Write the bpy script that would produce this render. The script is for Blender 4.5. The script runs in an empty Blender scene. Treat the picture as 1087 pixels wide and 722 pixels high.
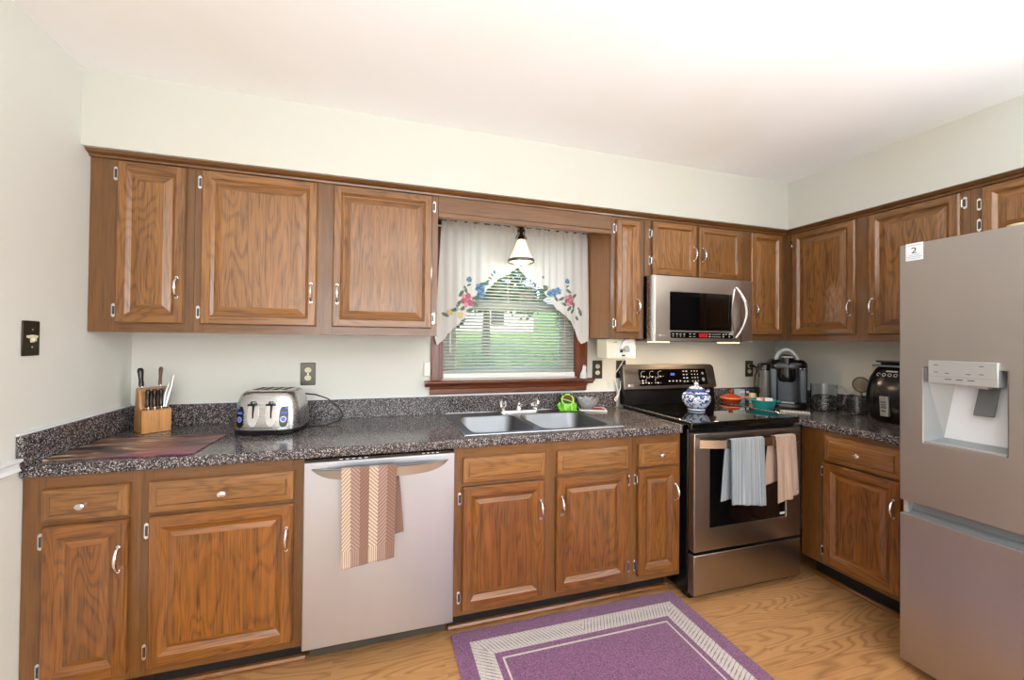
import bpy, bmesh, math, random
from mathutils import Vector, Matrix
R = math.radians
random.seed(7)
S = bpy.context.scene
COL = S.collection

# ------------------------------------------------------------------ camera, world, lights, exposure
FPX = 417.527; SX = -22.96; SY = -3.496
cam_d = bpy.data.cameras.new('camera'); cam = bpy.data.objects.new('camera', cam_d); COL.objects.link(cam)
cam_d.sensor_width = 36.0; cam_d.lens = FPX * 36.0 / 1087.0
cam_d.shift_x = -SX / 1087.0; cam_d.shift_y = SY / 1087.0
cam_d.clip_start = 0.05; cam_d.clip_end = 200
_r = Vector((0.9591491, -0.2827098, 0.0103973)); _u = Vector((-0.0129019, -0.0069991, 0.9998923)); _f = Vector((0.2826066, 0.9591800, 0.0103606))
m = Matrix((_r, _u, -_f)).transposed().to_4x4(); m.translation = Vector((1.13001, -2.32578, 1.34981))
cam.matrix_world = m
S.camera = cam
S.view_settings.view_transform = 'Standard'; S.view_settings.look = 'None'
S.view_settings.gamma = 1.0; S.view_settings.use_curve_mapping = False
S.view_settings.exposure = 0.0
w = bpy.data.worlds.new('sky'); S.world = w; w.use_nodes = True
nt = w.node_tree; bg = nt.nodes['Background']
sky = nt.nodes.new('ShaderNodeTexSky'); sky.sky_type = 'NISHITA'; sky.sun_disc = False
sky.sun_elevation = R(50); sky.sun_rotation = R(200)
nt.links.new(sky.outputs[0], bg.inputs[0]); bg.inputs[1].default_value = 0.75

def area(name, loc, rot, sx, sy, power, color=(1, 1, 1), spread=180):
    l = bpy.data.lights.new(name, 'AREA'); l.shape = 'RECTANGLE'; l.size = sx; l.size_y = sy
    l.energy = power; l.color = color; l.spread = R(spread)
    o = bpy.data.objects.new(name, l); COL.objects.link(o); o.location = loc; o.rotation_euler = rot
    return o
# daylight through the openings of the far part of the room, a flash bounced off the ceiling
area('daylight_patio_door', (4.10, -2.95, 1.25), (0, R(90), 0), 1.9, 1.4, 62, (0.88, 0.95, 1.0))
area('daylight_rear_window', (1.3, -4.95, 1.35), (R(90), 0, 0), 2.6, 1.6, 52, (0.88, 0.95, 1.0))
area('bounced_flash', (2.2, -3.1, 1.15), (R(180), 0, 0), 3.2, 1.6, 98, (0.90, 0.96, 1.0), 160)
sun = bpy.data.lights.new('sun', 'SUN'); sun.energy = 2.6; sun.angle = R(1); sun.color = (1, .96, .88)
so = bpy.data.objects.new('sun', sun); COL.objects.link(so); so.rotation_euler = (R(42), R(-12), 0)

# ------------------------------------------------------------------ dimensions (metres, back wall at y = 0)
W = 4.1426; H = 2.425; DS = 0.3697; ZS = 2.1143; DU = 0.314; ZU = 1.3717
DF = 0.608; DC = 0.6283; ZC = 0.914; ZCB = 0.874; ZK = 0.131; XR = 2.692; ZSP = 1.0185
YREAR = -5.0

# ------------------------------------------------------------------ node helpers
class X:
    """a tiny expression wrapper over math nodes"""
    nt = None
    def __init__(s, v): s.v = v
    @staticmethod
    def mk(op, *a, clamp=False):
        n = X.nt.nodes.new('ShaderNodeMath'); n.operation = op; n.use_clamp = clamp
        for i, q in enumerate(a):
            q = q.v if isinstance(q, X) else q
            if isinstance(q, (int, float)): n.inputs[i].default_value = q
            else: X.nt.links.new(q, n.inputs[i])
        return X(n.outputs[0])
    def __add__(s, o): return X.mk('ADD', s, o)
    __radd__ = __add__
    def __sub__(s, o): return X.mk('SUBTRACT', s, o)
    def __rsub__(s, o): return X.mk('SUBTRACT', o, s)
    def __mul__(s, o): return X.mk('MULTIPLY', s, o)
    __rmul__ = __mul__
    def __truediv__(s, o): return X.mk('DIVIDE', s, o)
    def sin(s): return X.mk('SINE', s)
    def abs(s): return X.mk('ABSOLUTE', s)
    def fract(s): return X.mk('FRACT', s)
    def floor(s): return X.mk('FLOOR', s)
    def gt(s, o): return X.mk('GREATER_THAN', s, o)
    def lt(s, o): return X.mk('LESS_THAN', s, o)
    def min(s, o): return X.mk('MINIMUM', s, o)
    def max(s, o): return X.mk('MAXIMUM', s, o)
    def clamp(s): return X.mk('ADD', s, 0.0, clamp=True)
    def pow(s, o): return X.mk('POWER', s, o)

def srgb(r, g, b, a=1):
    f = lambda c: ((c / 255) / 12.92) if c / 255 <= .04045 else (((c / 255) + .055) / 1.055) ** 2.4
    return (f(r), f(g), f(b), a)

def mat(name, color=(200, 200, 200), rough=.5, metal=0.0, **k):
    m = bpy.data.materials.new(name); m.use_nodes = True
    b = m.node_tree.nodes['Principled BSDF']
    b.inputs['Base Color'].default_value = srgb(*color); b.inputs['Roughness'].default_value = rough
    b.inputs['Metallic'].default_value = metal
    for a, v in k.items(): b.inputs[a.replace('_', ' ')].default_value = v
    m.diffuse_color = srgb(*color)
    return m
def start(m):
    X.nt = m.node_tree; return m.node_tree, m.node_tree.nodes['Principled BSDF']
def link(a, b): X.nt.links.new(a.v if isinstance(a, X) else a, b)
def node(t, **k):
    n = X.nt.nodes.new(t)
    for a, v in k.items(): setattr(n, a, v)
    return n
def ocoord(scale=(1, 1, 1), rnd=True, uv=False):
    tc = node('ShaderNodeTexCoord'); mp = node('ShaderNodeMapping')
    src = tc.outputs['UV' if uv else 'Object']
    if rnd:
        oi = node('ShaderNodeObjectInfo'); va = node('ShaderNodeVectorMath', operation='ADD')
        mu = X.mk('MULTIPLY', X(oi.outputs['Random']), 37.0); cb = node('ShaderNodeCombineXYZ')
        link(mu, cb.inputs[0]); link(mu * 1.7, cb.inputs[1]); link(mu * .6, cb.inputs[2])
        link(src, va.inputs[0]); link(cb.outputs[0], va.inputs[1]); src = va.outputs[0]
    link(src, mp.inputs[0]); mp.inputs['Scale'].default_value = scale
    return mp.outputs[0]
def noise(vec, scale=1, detail=2, rough=.5, dist=0):
    n = node('ShaderNodeTexNoise'); n.inputs['Scale'].default_value = scale; n.inputs['Detail'].default_value = detail
    n.inputs['Roughness'].default_value = rough; n.inputs['Distortion'].default_value = dist
    link(vec, n.inputs['Vector']); return X(n.outputs[0])
def mixc(f, a, b):
    n = node('ShaderNodeMix', data_type='RGBA')
    f = f.v if isinstance(f, X) else f
    if isinstance(f, (int, float)): n.inputs[0].default_value = f
    else: X.nt.links.new(f, n.inputs[0])
    for i, c in ((6, a), (7, b)):
        if isinstance(c, tuple): n.inputs[i].default_value = c
        else: link(c, n.inputs[i])
    return n.outputs[2]
def xyz(vec):
    n = node('ShaderNodeSeparateXYZ'); link(vec, n.inputs[0]); return [X(o) for o in n.outputs]
def bump(b, h, strength=.2, dist=.001):
    n = node('ShaderNodeBump'); n.inputs['Strength'].default_value = strength; n.inputs['Distance'].default_value = dist
    link(h, n.inputs['Height']); link(n.outputs[0], b.inputs['Normal'])
def smooth(x, a, b):
    n = node('ShaderNodeMapRange', interpolation_type='SMOOTHSTEP'); link(x, n.inputs[0])
    n.inputs[1].default_value = a; n.inputs[2].default_value = b; return X(n.outputs[0])

def oak(name, light, dark, axis='z', freq=16, rough=.3, contrast=.75, coat=.6):
    m = mat(name, light, rough); nt, b = start(m)
    b.inputs['Coat Weight'].default_value = coat; b.inputs['Coat Roughness'].default_value = .16
    s = {'z': (8, 8, 1.15), 'x': (1.15, 8, 8), 'y': (8, 1.15, 8)}[axis]
    v = ocoord(s)
    n1 = noise(v, 1, 2.2, .45, .25)
    rings = ((n1 * freq).fract() - .5).abs() * 2
    line = smooth(rings, .35, 1.0) * contrast * .62
    s2 = {'z': (260, 260, 7), 'x': (7, 260, 260), 'y': (260, 7, 260)}[axis]
    n2 = noise(ocoord(s2), 1, 3, .6)
    pores = smooth(n2, .48, .66) * .8
    s3 = {'z': (40, 40, 2), 'x': (2, 40, 40), 'y': (40, 2, 40)}[axis]
    n3 = noise(ocoord(s3), 1, 2)
    n4 = noise(ocoord((3, 3, 3)), 1, 1)
    f = (line * (.35 + n2) * (n4 * 1.5) + pores * .6 + (n3 - .5) * 1.0 + .22).clamp()
    oi = node('ShaderNodeObjectInfo')
    c = mixc(f, srgb(*light), srgb(*dark))
    hs = node('ShaderNodeHueSaturation'); link(c, hs.inputs['Color']); link((X(oi.outputs['Random']) - .5) * .22 + 1.0, hs.inputs['Value'])
    link(hs.outputs[0], b.inputs['Base Color'])
    bump(b, f * -1, .25, .0006)
    return m

M = {}
M['oak_v'] = oak('oak_vertical', (160, 108, 54), (86, 52, 22), 'z', 20)
M['oak_h'] = oak('oak_horizontal', (154, 103, 50), (86, 52, 22), 'x', 20)
M['oak_v2'] = oak('oak_vertical_base', (145, 87, 29), (76, 42, 12), 'z', 20)
M['oak_h2'] = oak('oak_horizontal_base', (148, 90, 32), (78, 43, 12), 'x', 20)
M['frame_v'] = oak('oak_face_frame_vertical', (126, 84, 42), (86, 54, 26), 'z', 9, .32, .3)
M['frame_h'] = oak('oak_face_frame_horizontal', (126, 84, 42), (86, 54, 26), 'x', 9, .32, .3)
M['frame_v2'] = oak('oak_base_frame_vertical', (120, 76, 30), (80, 48, 18), 'z', 9, .32, .3)
M['frame_h2'] = oak('oak_base_frame_horizontal', (124, 78, 30), (80, 48, 18), 'x', 9, .32, .3)
M['sidewood'] = oak('oak_veneer_side', (162, 108, 56), (124, 78, 40), 'z', 6, .35, .2)
M['casing'] = oak('stained_casing', (128, 62, 28), (70, 30, 12), 'x', 10, .3, .6)
M['casing_v'] = oak('stained_casing_vertical', (128, 62, 28), (70, 30, 12), 'z', 10, .3, .6)
M['block'] = oak('knife_block_wood', (205, 146, 84), (160, 104, 54), 'z', 9, .4, .5, .2)

def wall_mat(name, c, c2):
    m = mat(name, c, .75); nt, b = start(m)
    v = ocoord((1, 1, 1), False); n = noise(v, 1.3, 3, .5)
    link(mixc(smooth(n, .45, .75), srgb(*c), srgb(*c2)), b.inputs['Base Color'])
    bump(b, noise(v, 260, 2), .06, .0008); return m
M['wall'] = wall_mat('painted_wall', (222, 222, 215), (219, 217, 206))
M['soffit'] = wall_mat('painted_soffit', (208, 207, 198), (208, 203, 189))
M['ceiling'] = wall_mat('painted_ceiling', (250, 250, 250), (247, 245, 240))
M['white_paint'] = mat('white_trim_paint', (232, 234, 236), .4)
M['caulk'] = mat('white_caulk', (228, 232, 238), .5)

def laminate():
    m = mat('speckled_laminate', (60, 56, 58), .16); nt, b = start(m)
    v = ocoord((1, 1, 1), False)
    vo = node('ShaderNodeTexVoronoi'); vo.inputs['Scale'].default_value = 230; link(v, vo.inputs['Vector'])
    cr = xyz(vo.outputs['Color'])
    vo2 = node('ShaderNodeTexVoronoi'); vo2.inputs['Scale'].default_value = 420; link(v, vo2.inputs['Vector'])
    cs = xyz(vo2.outputs['Color'])
    c = mixc(cr[0].gt(.50), srgb(46, 43, 47), srgb(82, 76, 80))
    c = mixc(cr[1].gt(.80), c, srgb(112, 100, 98))
    c = mixc(cr[2].gt(.88), c, srgb(150, 146, 148))
    c = mixc(cs[0].gt(.93), c, srgb(204, 196, 192))
    c = mixc(cs[1].gt(.86), c, srgb(26, 24, 28))
    link(c, b.inputs['Base Color']); bump(b, cs[2], .03, .0003)
    return m
M['laminate'] = laminate()

def steel(name, c, rough=.3, axis='x', streak=.10, metal=1.0):
    m = mat(name, c, rough, metal); nt, b = start(m)
    s = {'x': (1.2, 300, 300), 'z': (300, 300, 1.2), 'y': (300, 1.2, 300)}[axis]
    n = noise(ocoord(s, False), 1, 2, .5)
    link(n * streak * .6 + (rough - streak * .3), b.inputs['Roughness'])
    n2 = noise(ocoord((6, 6, 3), False), 1, 2)
    c2 = tuple(int(q * .93) for q in c)
    link(mixc(n2, srgb(*c), srgb(*c2)), b.inputs['Base Color'])
    b.inputs['Anisotropic'].default_value = .35
    return m
M['steel'] = steel('brushed_steel', (200, 200, 202), .27, 'x')
M['steel_dw'] = steel('dishwasher_steel', (204, 209, 220), .46, 'z')
M['steel_warm'] = steel('warm_brushed_steel', (206, 194, 184), .36, 'z', .04)
M['steel_range'] = steel('range_steel', (172, 164, 158), .30, 'x', .08)
M['steel_fridge'] = steel('fridge_steel', (182, 176, 172), .42, 'z', .08)
M['chrome'] = mat('chrome', (225, 225, 228), .12, 1.0)
M['sink'] = steel('sink_steel', (136, 140, 146), .36, 'x', .07)
M['black'] = mat('black_enamel', (16, 16, 17), .25)
M['blackplastic'] = mat('black_plastic', (20, 20, 22), .18)
M['dark'] = mat('dark_void', (14, 12, 11), .7)
M['glassblack'] = mat('black_glass', (6, 6, 7), .04, 0, Coat_Weight=.5, Coat_Roughness=.02)
M['rubber'] = mat('black_rubber', (18, 18, 18), .6)
M['grey_panel'] = mat('grey_plastic', (120, 124, 128), .35)
M['silver'] = mat('silver_plastic', (196, 198, 198), .3, .6)
M['white_plastic'] = mat('white_plastic', (236, 236, 232), .35)
M['cream_plastic'] = mat('cream_plastic', (224, 216, 186), .4)
M['pewter'] = mat('dark_pewter', (92, 90, 84), .35, .9)
M['bronze'] = mat('dark_bronze', (74, 60, 44), .3, .9)
M['print'] = mat('pale_print', (205, 205, 205), .5)
M['ink'] = mat('dark_print', (40, 42, 50), .5)
M['inkblue'] = mat('blue_print', (110, 160, 190), .5)
M['paper'] = mat('white_paper', (232, 236, 240), .6)
def emit(name, c, s, base=None):
    m = mat(name, base or c, .4); b = m.node_tree.nodes['Principled BSDF']
    b.inputs['Emission Color'].default_value = srgb(*c); b.inputs['Emission Strength'].default_value = s; return m
M['red_led'] = emit('red_display', (225, 30, 34), .8, (60, 5, 5))
M['blue_led'] = emit('blue_display', (80, 110, 220), 1.0, (10, 10, 30))
M['warm_lens'] = emit('warm_lamp_lens', (255, 190, 120), 5)
M['shade'] = mat('frosted_glass_shade', (250, 240, 226), .4, 0, Transmission_Weight=.35, Subsurface_Weight=.0)
sb = M['shade'].node_tree.nodes['Principled BSDF']; sb.inputs['Emission Color'].default_value = srgb(255, 232, 200); sb.inputs['Emission Strength'].default_value = .45
M['bulb'] = emit('lit_bulb', (255, 236, 206), 5)
def glass(name, c=(245, 250, 252), rough=.02, ior=1.45):
    return mat(name, c, rough, 0, Transmission_Weight=1.0, IOR=ior)
M['glass'] = glass('clear_glass'); M['cut_glass'] = mat('cut_glass', (232, 236, 240), .08, 0, Transmission_Weight=.72); M['acrylic'] = glass('clear_acrylic', (240, 240, 240), .08)
M['smoke'] = mat('smoked_plastic', (196, 190, 172), .15, 0, Transmission_Weight=.85)
M['reservoir'] = mat('reservoir_plastic', (120, 122, 124), .12, 0, Transmission_Weight=.45)
def pane():
    m = bpy.data.materials.new('window_pane'); m.use_nodes = True; nt = m.node_tree; nt.nodes.clear()
    o = nt.nodes.new('ShaderNodeOutputMaterial'); t = nt.nodes.new('ShaderNodeBsdfTransparent'); g = nt.nodes.new('ShaderNodeBsdfGlossy')
    g.inputs['Roughness'].default_value = .02; mx = nt.nodes.new('ShaderNodeMixShader'); fr = nt.nodes.new('ShaderNodeFresnel')
    nt.links.new(fr.outputs[0], mx.inputs[0]); nt.links.new(t.outputs[0], mx.inputs[1]); nt.links.new(g.outputs[0], mx.inputs[2])
    nt.links.new(mx.outputs[0], o.inputs[0]); return m
M['pane'] = pane()

def floor_mat():
    m = mat('oak_floor', (214, 166, 112), .3); nt, b = start(m)
    b.inputs['Coat Weight'].default_value = .25; b.inputs['Coat Roughness'].default_value = .15
    tc = ocoord((1, 1, 1), False); x, y, z = xyz(tc)
    row = (y / .13).floor(); off = ((row * 12.9898).sin() * 43758.5).fract()
    col = (x / 1.1 + off * 3).floor(); pid = ((row * 7.13 + col * 3.71).sin() * 4375.5).fract()
    cb = node('ShaderNodeCombineXYZ'); link(x * .75 + pid * 31, cb.inputs[0]); link(y * 6.5 + pid * 17, cb.inputs[1])
    n1 = noise(cb.outputs[0], 1, 1.5, .45, .5)
    line = smooth(((n1 * 24).fract() - .5).abs() * 2, .4, 1.0)
    cb2 = node('ShaderNodeCombineXYZ'); link(x * 8, cb2.inputs[0]); link(y * 260, cb2.inputs[1])
    n2 = noise(cb2.outputs[0], 1, 2, .6)
    f = (line * .44 * (n2 + .35) + smooth(n2, .5, .75) * .22 + pid * .16).clamp()
    c = mixc(f, srgb(206, 154, 102), srgb(122, 74, 38))
    e = (((y / .13).fract() - .5).abs() * 2).gt(.985)
    c = mixc(e * .5, c, srgb(96, 60, 34))
    link(c, b.inputs['Base Color']); bump(b, (f + e) * -1, .15, .0006); return m
M['floor'] = floor_mat()

# ------------------------------------------------------------------ geometry helpers
class MB:
    def __init__(s): s.v = []; s.f = []; s.m = []; s.uv = {}
    def add(s, vs, fs, mi=0):
        o = len(s.v); s.v += [tuple(p) for p in vs]
        for f in fs: s.f.append([i + o for i in f]); s.m.append(mi)
        return s
    def box(s, x0, x1, y0, y1, z0, z1, mi=0):
        x0, x1 = sorted((x0, x1)); y0, y1 = sorted((y0, y1)); z0, z1 = sorted((z0, z1))
        v = [(x0, y0, z0), (x1, y0, z0), (x1, y1, z0), (x0, y1, z0), (x0, y0, z1), (x1, y0, z1), (x1, y1, z1), (x0, y1, z1)]
        return s.add(v, [(3, 2, 1, 0), (4, 5, 6, 7), (0, 1, 5, 4), (1, 2, 6, 5), (2, 3, 7, 6), (3, 0, 4, 7)], mi)
    def loft(s, rings, mi=0, caps=(True, True), closed=True):
        n = len(rings[0]); o = len(s.v)
        for r in rings: s.v += [tuple(p) for p in r]
        for k in range(len(rings) - 1):
            for i in range(n if closed else n - 1):
                j = (i + 1) % n
                s.f.append([o + k * n + i, o + k * n + j, o + (k + 1) * n + j, o + (k + 1) * n + i]); s.m.append(mi)
        if closed and caps[0]: s.f.append([o + i for i in range(n)][::-1]); s.m.append(mi)
        if closed and caps[1]: s.f.append([o + (len(rings) - 1) * n + i for i in range(n)]); s.m.append(mi)
        return s
    def lathe(s, prof, c=(0, 0, 0), n=32, mi=0, sx=1, sy=1, caps=(True, True)):
        rings = [[(c[0] + r * sx * math.cos(2 * math.pi * i / n), c[1] + r * sy * math.sin(2 * math.pi * i / n), c[2] + z) for i in range(n)] for r, z in prof]
        return s.loft(rings, mi, caps)
    def tube(s, pts, r, n=8, mi=0, caps=(True, True)):
        pts = [Vector(p) for p in pts]; rings = []; prev = None
        for i, p in enumerate(pts):
            t = (pts[min(i + 1, len(pts) - 1)] - pts[max(i - 1, 0)]).normalized()
            if prev is None:
                a = Vector((0, 0, 1)) if abs(t.z) < .9 else Vector((1, 0, 0)); nn = t.cross(a).normalized()
            else: nn = (prev - t * prev.dot(t)).normalized()
            prev = nn; bb = t.cross(nn); rr = r[i] if isinstance(r, (list, tuple)) else r
            rings.append([p + (nn * math.cos(2 * math.pi * k / n) + bb * math.sin(2 * math.pi * k / n)) * rr for k in range(n)])
        return s.loft(rings, mi, caps)
    def prism(s, poly, y0, y1, mi=0, f=lambda a, b, c: (a, c, b)):
        n = len(poly); v = [f(a, b, y0) for a, b in poly] + [f(a, b, y1) for a, b in poly]
        return s.add(v, [tuple(range(n)), tuple(range(2 * n - 1, n - 1, -1))] + [(i, i + n, (i + 1) % n + n, (i + 1) % n) for i in range(n)], mi)
    def slab(s, A, B, holes, c0, c1, f, mi=0):
        """plate over the breaks A x B without the cells in holes, thickness c0..c1, clean faces only"""
        na, nb = len(A), len(B); o = len(s.v)
        for c in (c0, c1):
            for b in B:
                for a in A: s.v.append(tuple(f(a, b, c)))
        I = lambda i, j, k: o + k * na * nb + j * na + i
        full = lambda i, j: 0 <= i < na - 1 and 0 <= j < nb - 1 and (i, j) not in holes
        for i in range(na - 1):
            for j in range(nb - 1):
                if not full(i, j): continue
                q = [[I(i, j, 0), I(i, j + 1, 0), I(i + 1, j + 1, 0), I(i + 1, j, 0)], [I(i, j, 1), I(i + 1, j, 1), I(i + 1, j + 1, 1), I(i, j + 1, 1)]]
                if not full(i - 1, j): q.append([I(i, j, 0), I(i, j, 1), I(i, j + 1, 1), I(i, j + 1, 0)])
                if not full(i + 1, j): q.append([I(i + 1, j, 0), I(i + 1, j + 1, 0), I(i + 1, j + 1, 1), I(i + 1, j, 1)])
                if not full(i, j - 1): q.append([I(i, j, 0), I(i + 1, j, 0), I(i + 1, j, 1), I(i, j, 1)])
                if not full(i, j + 1): q.append([I(i, j + 1, 0), I(i, j + 1, 1), I(i + 1, j + 1, 1), I(i + 1, j + 1, 0)])
                for t in q: s.f.append(t); s.m.append(mi)
        return s
    def build(s, name, mats, parent=None, smooth=False, bevel=0, seg=2, loc=None, angle=35, solid=0, rot=None):
        if not isinstance(mats, (list, tuple)): mats = [mats]
        me = bpy.data.meshes.new(name); me.from_pydata(s.v, [], s.f)
        for q in mats: me.materials.append(M[q] if isinstance(q, str) else q)
        me.polygons.foreach_set('material_index', s.m)
        bm = bmesh.new(); bm.from_mesh(me); s.uv or bmesh.ops.remove_doubles(bm, verts=bm.verts, dist=1e-6)
        bmesh.ops.recalc_face_normals(bm, faces=bm.faces)
        bm.to_mesh(me); bm.free()
        if s.uv:
            uvl = me.uv_layers.new(name='UVMap')
            for l in me.loops: uvl.data[l.index].uv = s.uv[l.vertex_index]
        me.validate()
        if smooth or bevel:
            me.polygons.foreach_set('use_smooth', [True] * len(me.polygons))
            me.set_sharp_from_angle(angle=R(angle))
        o = bpy.data.objects.new(name, me); COL.objects.link(o)
        if parent: o.parent = parent
        if loc: o.location = loc
        if rot: o.rotation_euler = rot
        if solid:
            k = o.modifiers.new('solid', 'SOLIDIFY'); k.thickness = solid; k.offset = 0
        if bevel:
            k = o.modifiers.new('bevel', 'BEVEL'); k.width = bevel; k.segments = seg; k.limit_method = 'ANGLE'; k.angle_limit = R(40)
        return o

def thing(name, label, cat, loc=(0, 0, 0), rz=0, group=None):
    o = bpy.data.objects.new(name, None); COL.objects.link(o); o.location = loc; o.rotation_euler = (0, 0, rz)
    o.empty_display_size = .05
    return tag(o, label, cat, group)
def tag(o, label, cat, group=None):
    o['label'] = label; o['category'] = cat
    if group: o['group'] = group
    return o
def adopt(o, parent):
    o.parent = parent; o.matrix_parent_inverse = (Matrix.Translation(parent.location) @ parent.rotation_euler.to_matrix().to_4x4()).inverted(); return o
def struct(o, label=None):
    o['kind'] = 'structure'
    if label: o['label'] = label
    return o
def text(parent, name, body, size, loc, rot, material, depth=.0004, sx=1.0):
    c = bpy.data.curves.new(name, 'FONT'); c.body = body; c.size = size; c.extrude = depth; c.align_x = 'CENTER'; c.align_y = 'CENTER'; c.resolution_u = 3
    t = bpy.data.objects.new(name + '_c', c); me = bpy.data.meshes.new_from_object(t); me.name = name
    bpy.data.objects.remove(t); bpy.data.curves.remove(c)
    o = bpy.data.objects.new(name, me); COL.objects.link(o); me.materials.clear(); me.materials.append(M[material])
    o.parent = parent; o.location = loc; o.rotation_euler = rot; o.scale = (sx, 1, 1); return o
UPR = (R(90), 0, 0)   # text standing up, read from -y
def rrect(cx, cy, hx, hy, r, z, n=6):
    p = []
    for q, (sx, sy) in enumerate(((1, 1), (-1, 1), (-1, -1), (1, -1))):
        for k in range(n + 1):
            a = math.pi / 2 * q + math.pi / 2 * k / n
            p.append((cx + sx * (hx - r) + r * math.cos(a), cy + sy * (hy - r) + r * math.sin(a), z))
    return p
def sellipse(cx, cy, rx, ry, z, e=4, n=40):
    p = []
    for i in range(n):
        a = 2 * math.pi * i / n; c, s_ = math.cos(a), math.sin(a)
        p.append((cx + rx * math.copysign(abs(c) ** (2 / e), c), cy + ry * math.copysign(abs(s_) ** (2 / e), s_), z))
    return p

# ------------------------------------------------------------------ the room
xyf = lambda a, b, c: (a, b, c)
xzf = lambda a, b, c: (a, c, b)
WX0, WX1, WZ0, WZ1 = 1.512, 2.408, 1.118, 2.03
struct(MB().box(-.12, W + .12, YREAR - .12, .12, -.1, 0).build('floor', 'floor'), 'light oak strip floor')
struct(MB().box(-.12, W + .12, YREAR - .12, .12, H, H + .1).build('ceiling', 'ceiling'), 'plain white ceiling')
struct(MB().slab([-.12, WX0, WX1, W + .12], [0, WZ0, WZ1, H], {(1, 1)}, 0, .12, xzf).build('wall_back', 'wall'), 'off-white back wall with the window')
struct(MB().box(-.12, 0, YREAR, 0, 0, H).build('wall_left', 'wall'), 'off-white left wall')
struct(MB().box(W, W + .12, YREAR, 0, 0, H).build('wall_right', 'wall'), 'off-white right wall')
struct(MB().box(-.12, W + .12, YREAR - .12, YREAR, 0, H).build('wall_rear', 'wall'), 'off-white rear wall')
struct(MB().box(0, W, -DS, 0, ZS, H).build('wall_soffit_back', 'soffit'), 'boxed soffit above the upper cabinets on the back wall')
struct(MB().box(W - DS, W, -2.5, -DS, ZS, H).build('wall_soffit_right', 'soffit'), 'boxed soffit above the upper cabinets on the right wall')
# chair rail on the left wall
p = [(0, .888), (.008, .888), (.012, .900), (.022, .906), (.016, .918), (.016, .930), (.026, .938), (.026, .946), (0, .946)]
struct(MB().prism(p, -5.0, -.645, 0, lambda a, b, c: (a, c, b)).build('trim_1', 'white_paint'), 'white chair rail on the left wall')
# brown moulding under the soffit
mp = [(-DU - .001, 2.090), (-DU - .012, 2.090), (-DU - .014, 2.098), (-DU - .030, 2.104), (-DU - .040, 2.1125), (-DU - .040, ZS - .0005), (-DU - .001, ZS - .0005)]
t = MB(); n = len(mp)
A = [(0.001, a, b) for a, b in mp]; Bq = [(W + a, a, b) for a, b in mp]; Cq = [(W + a, -2.45, b) for a, b in mp]
t.loft([A, Bq, Cq], 0)
struct(t.build('trim_2', 'frame_h'), 'brown wood moulding along the top of the upper cabinets')
# ------------------------------------------------------------------ window_1 with its sashes, casing and sill
win = bpy.data.objects.new('window_1', None); COL.objects.link(win); win.location = (0, 0, 0); struct(win, 'kitchen window with white sashes and stained wood casing')
fx0, fx1 = WX0 + .012, WX1 - .012
MB().slab([WX0, fx0 + .035, fx1 - .035, WX1], [WZ0, WZ0 + .03, WZ1 - .03, WZ1], {(1, 1)}, .035, .115, xzf).build('frame', 'white_paint', win)
MB().slab([fx0 + .035, fx0 + .085, fx1 - .085, fx1 - .035], [1.148, 1.176, 1.552, 1.592], {(1, 1)}, .045, .075, xzf).build('lower_sash', 'white_paint', win, bevel=.003)
MB().slab([fx0 + .035, fx0 + .07, fx1 - .07, fx1 - .035], [1.555, 1.60, 1.96, 2.0], {(1, 1)}, .08, .105, xzf).build('upper_sash', 'white_paint', win, bevel=.003)
MB().box(fx0 + .08, fx1 - .08, .058, .062, 1.172, 1.555).build('pane', 'pane', win)
MB().box(fx0 + .068, fx1 - .068, .09, .094, 1.598, 1.962).build('pane', 'pane', win)
for x0, x1 in ((1.449, WX0), (WX1, 2.480)):
    t = MB(); s = 1 if x0 < 2 else -1
    t.box(x0, x1, -.016, 0, 1.112, 2.05); t.box(x0 + .006, x0 + .018, -.021, -.014, 1.112, 2.05); t.box(x1 - .016, x1 - .004, -.020, -.014, 1.112, 2.05)
    t.box(x1 - .002 if s > 0 else x0 - .008, x1 + .008 if s > 0 else x0 + .002, -.012, .03, 1.12, 2.03)
    t.build('casing', 'casing_v', win, bevel=.002)
MB().box(1.449, 2.480, -.016, 0, 2.03, 2.10).build('casing', 'casing', win, bevel=.002)
pf = [(0.03, 1.112), (-.052, 1.112), (-.060, 1.107), (-.060, 1.100), (-.048, 1.094), (-.040, 1.086), (-.034, 1.078), (0, 1.078), (0.03, 1.1)]
MB().prism(pf, 1.414, 2.512, 0, lambda a, b, c: (c, a, b)).build('sill', 'casing', win, bevel=.001)
pf = [(-.0005, 1.078), (-.030, 1.078), (-.026, 1.066), (-.018, 1.060), (-.018, 1.036), (-.012, 1.030), (-.0005, 1.030)]
MB().prism(pf, 1.444, 2.474, 0, lambda a, b, c: (c, a, b)).build('apron', 'casing', win)

# ------------------------------------------------------------------ blinds
bl = thing('window_blind', 'white horizontal mini blind lowered inside the kitchen window', 'blind', (1.96, .012, 1.118))
t = MB()
zz = .052; slat = M['slat'] = mat('white_blind_slat', (240, 244, 238), .45)
while zz < .86:
    hw = .0125
    for (ya, za, yb, zb) in ((-hw, -.0060, 0, .0006), (0, .0006, hw, .0056)):
        t.add([(-.432, ya, zz + za), (.432, ya, zz + za), (.432, yb, zz + zb), (-.432, yb, zz + zb)], [(0, 1, 2, 3)])
    zz += .0195
sn = slat.node_tree; q_ = sn.nodes.new('ShaderNodeBsdfTranslucent'); q_.inputs[0].default_value = srgb(246, 250, 240); mx = sn.nodes.new('ShaderNodeMixShader'); mx.inputs[0].default_value = .5
sn.links.new(sn.nodes['Principled BSDF'].outputs[0], mx.inputs[1]); sn.links.new(q_.outputs[0], mx.inputs[2]); sn.links.new(mx.outputs[0], [n for n in sn.nodes if n.type == 'OUTPUT_MATERIAL'][0].inputs[0])
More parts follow.
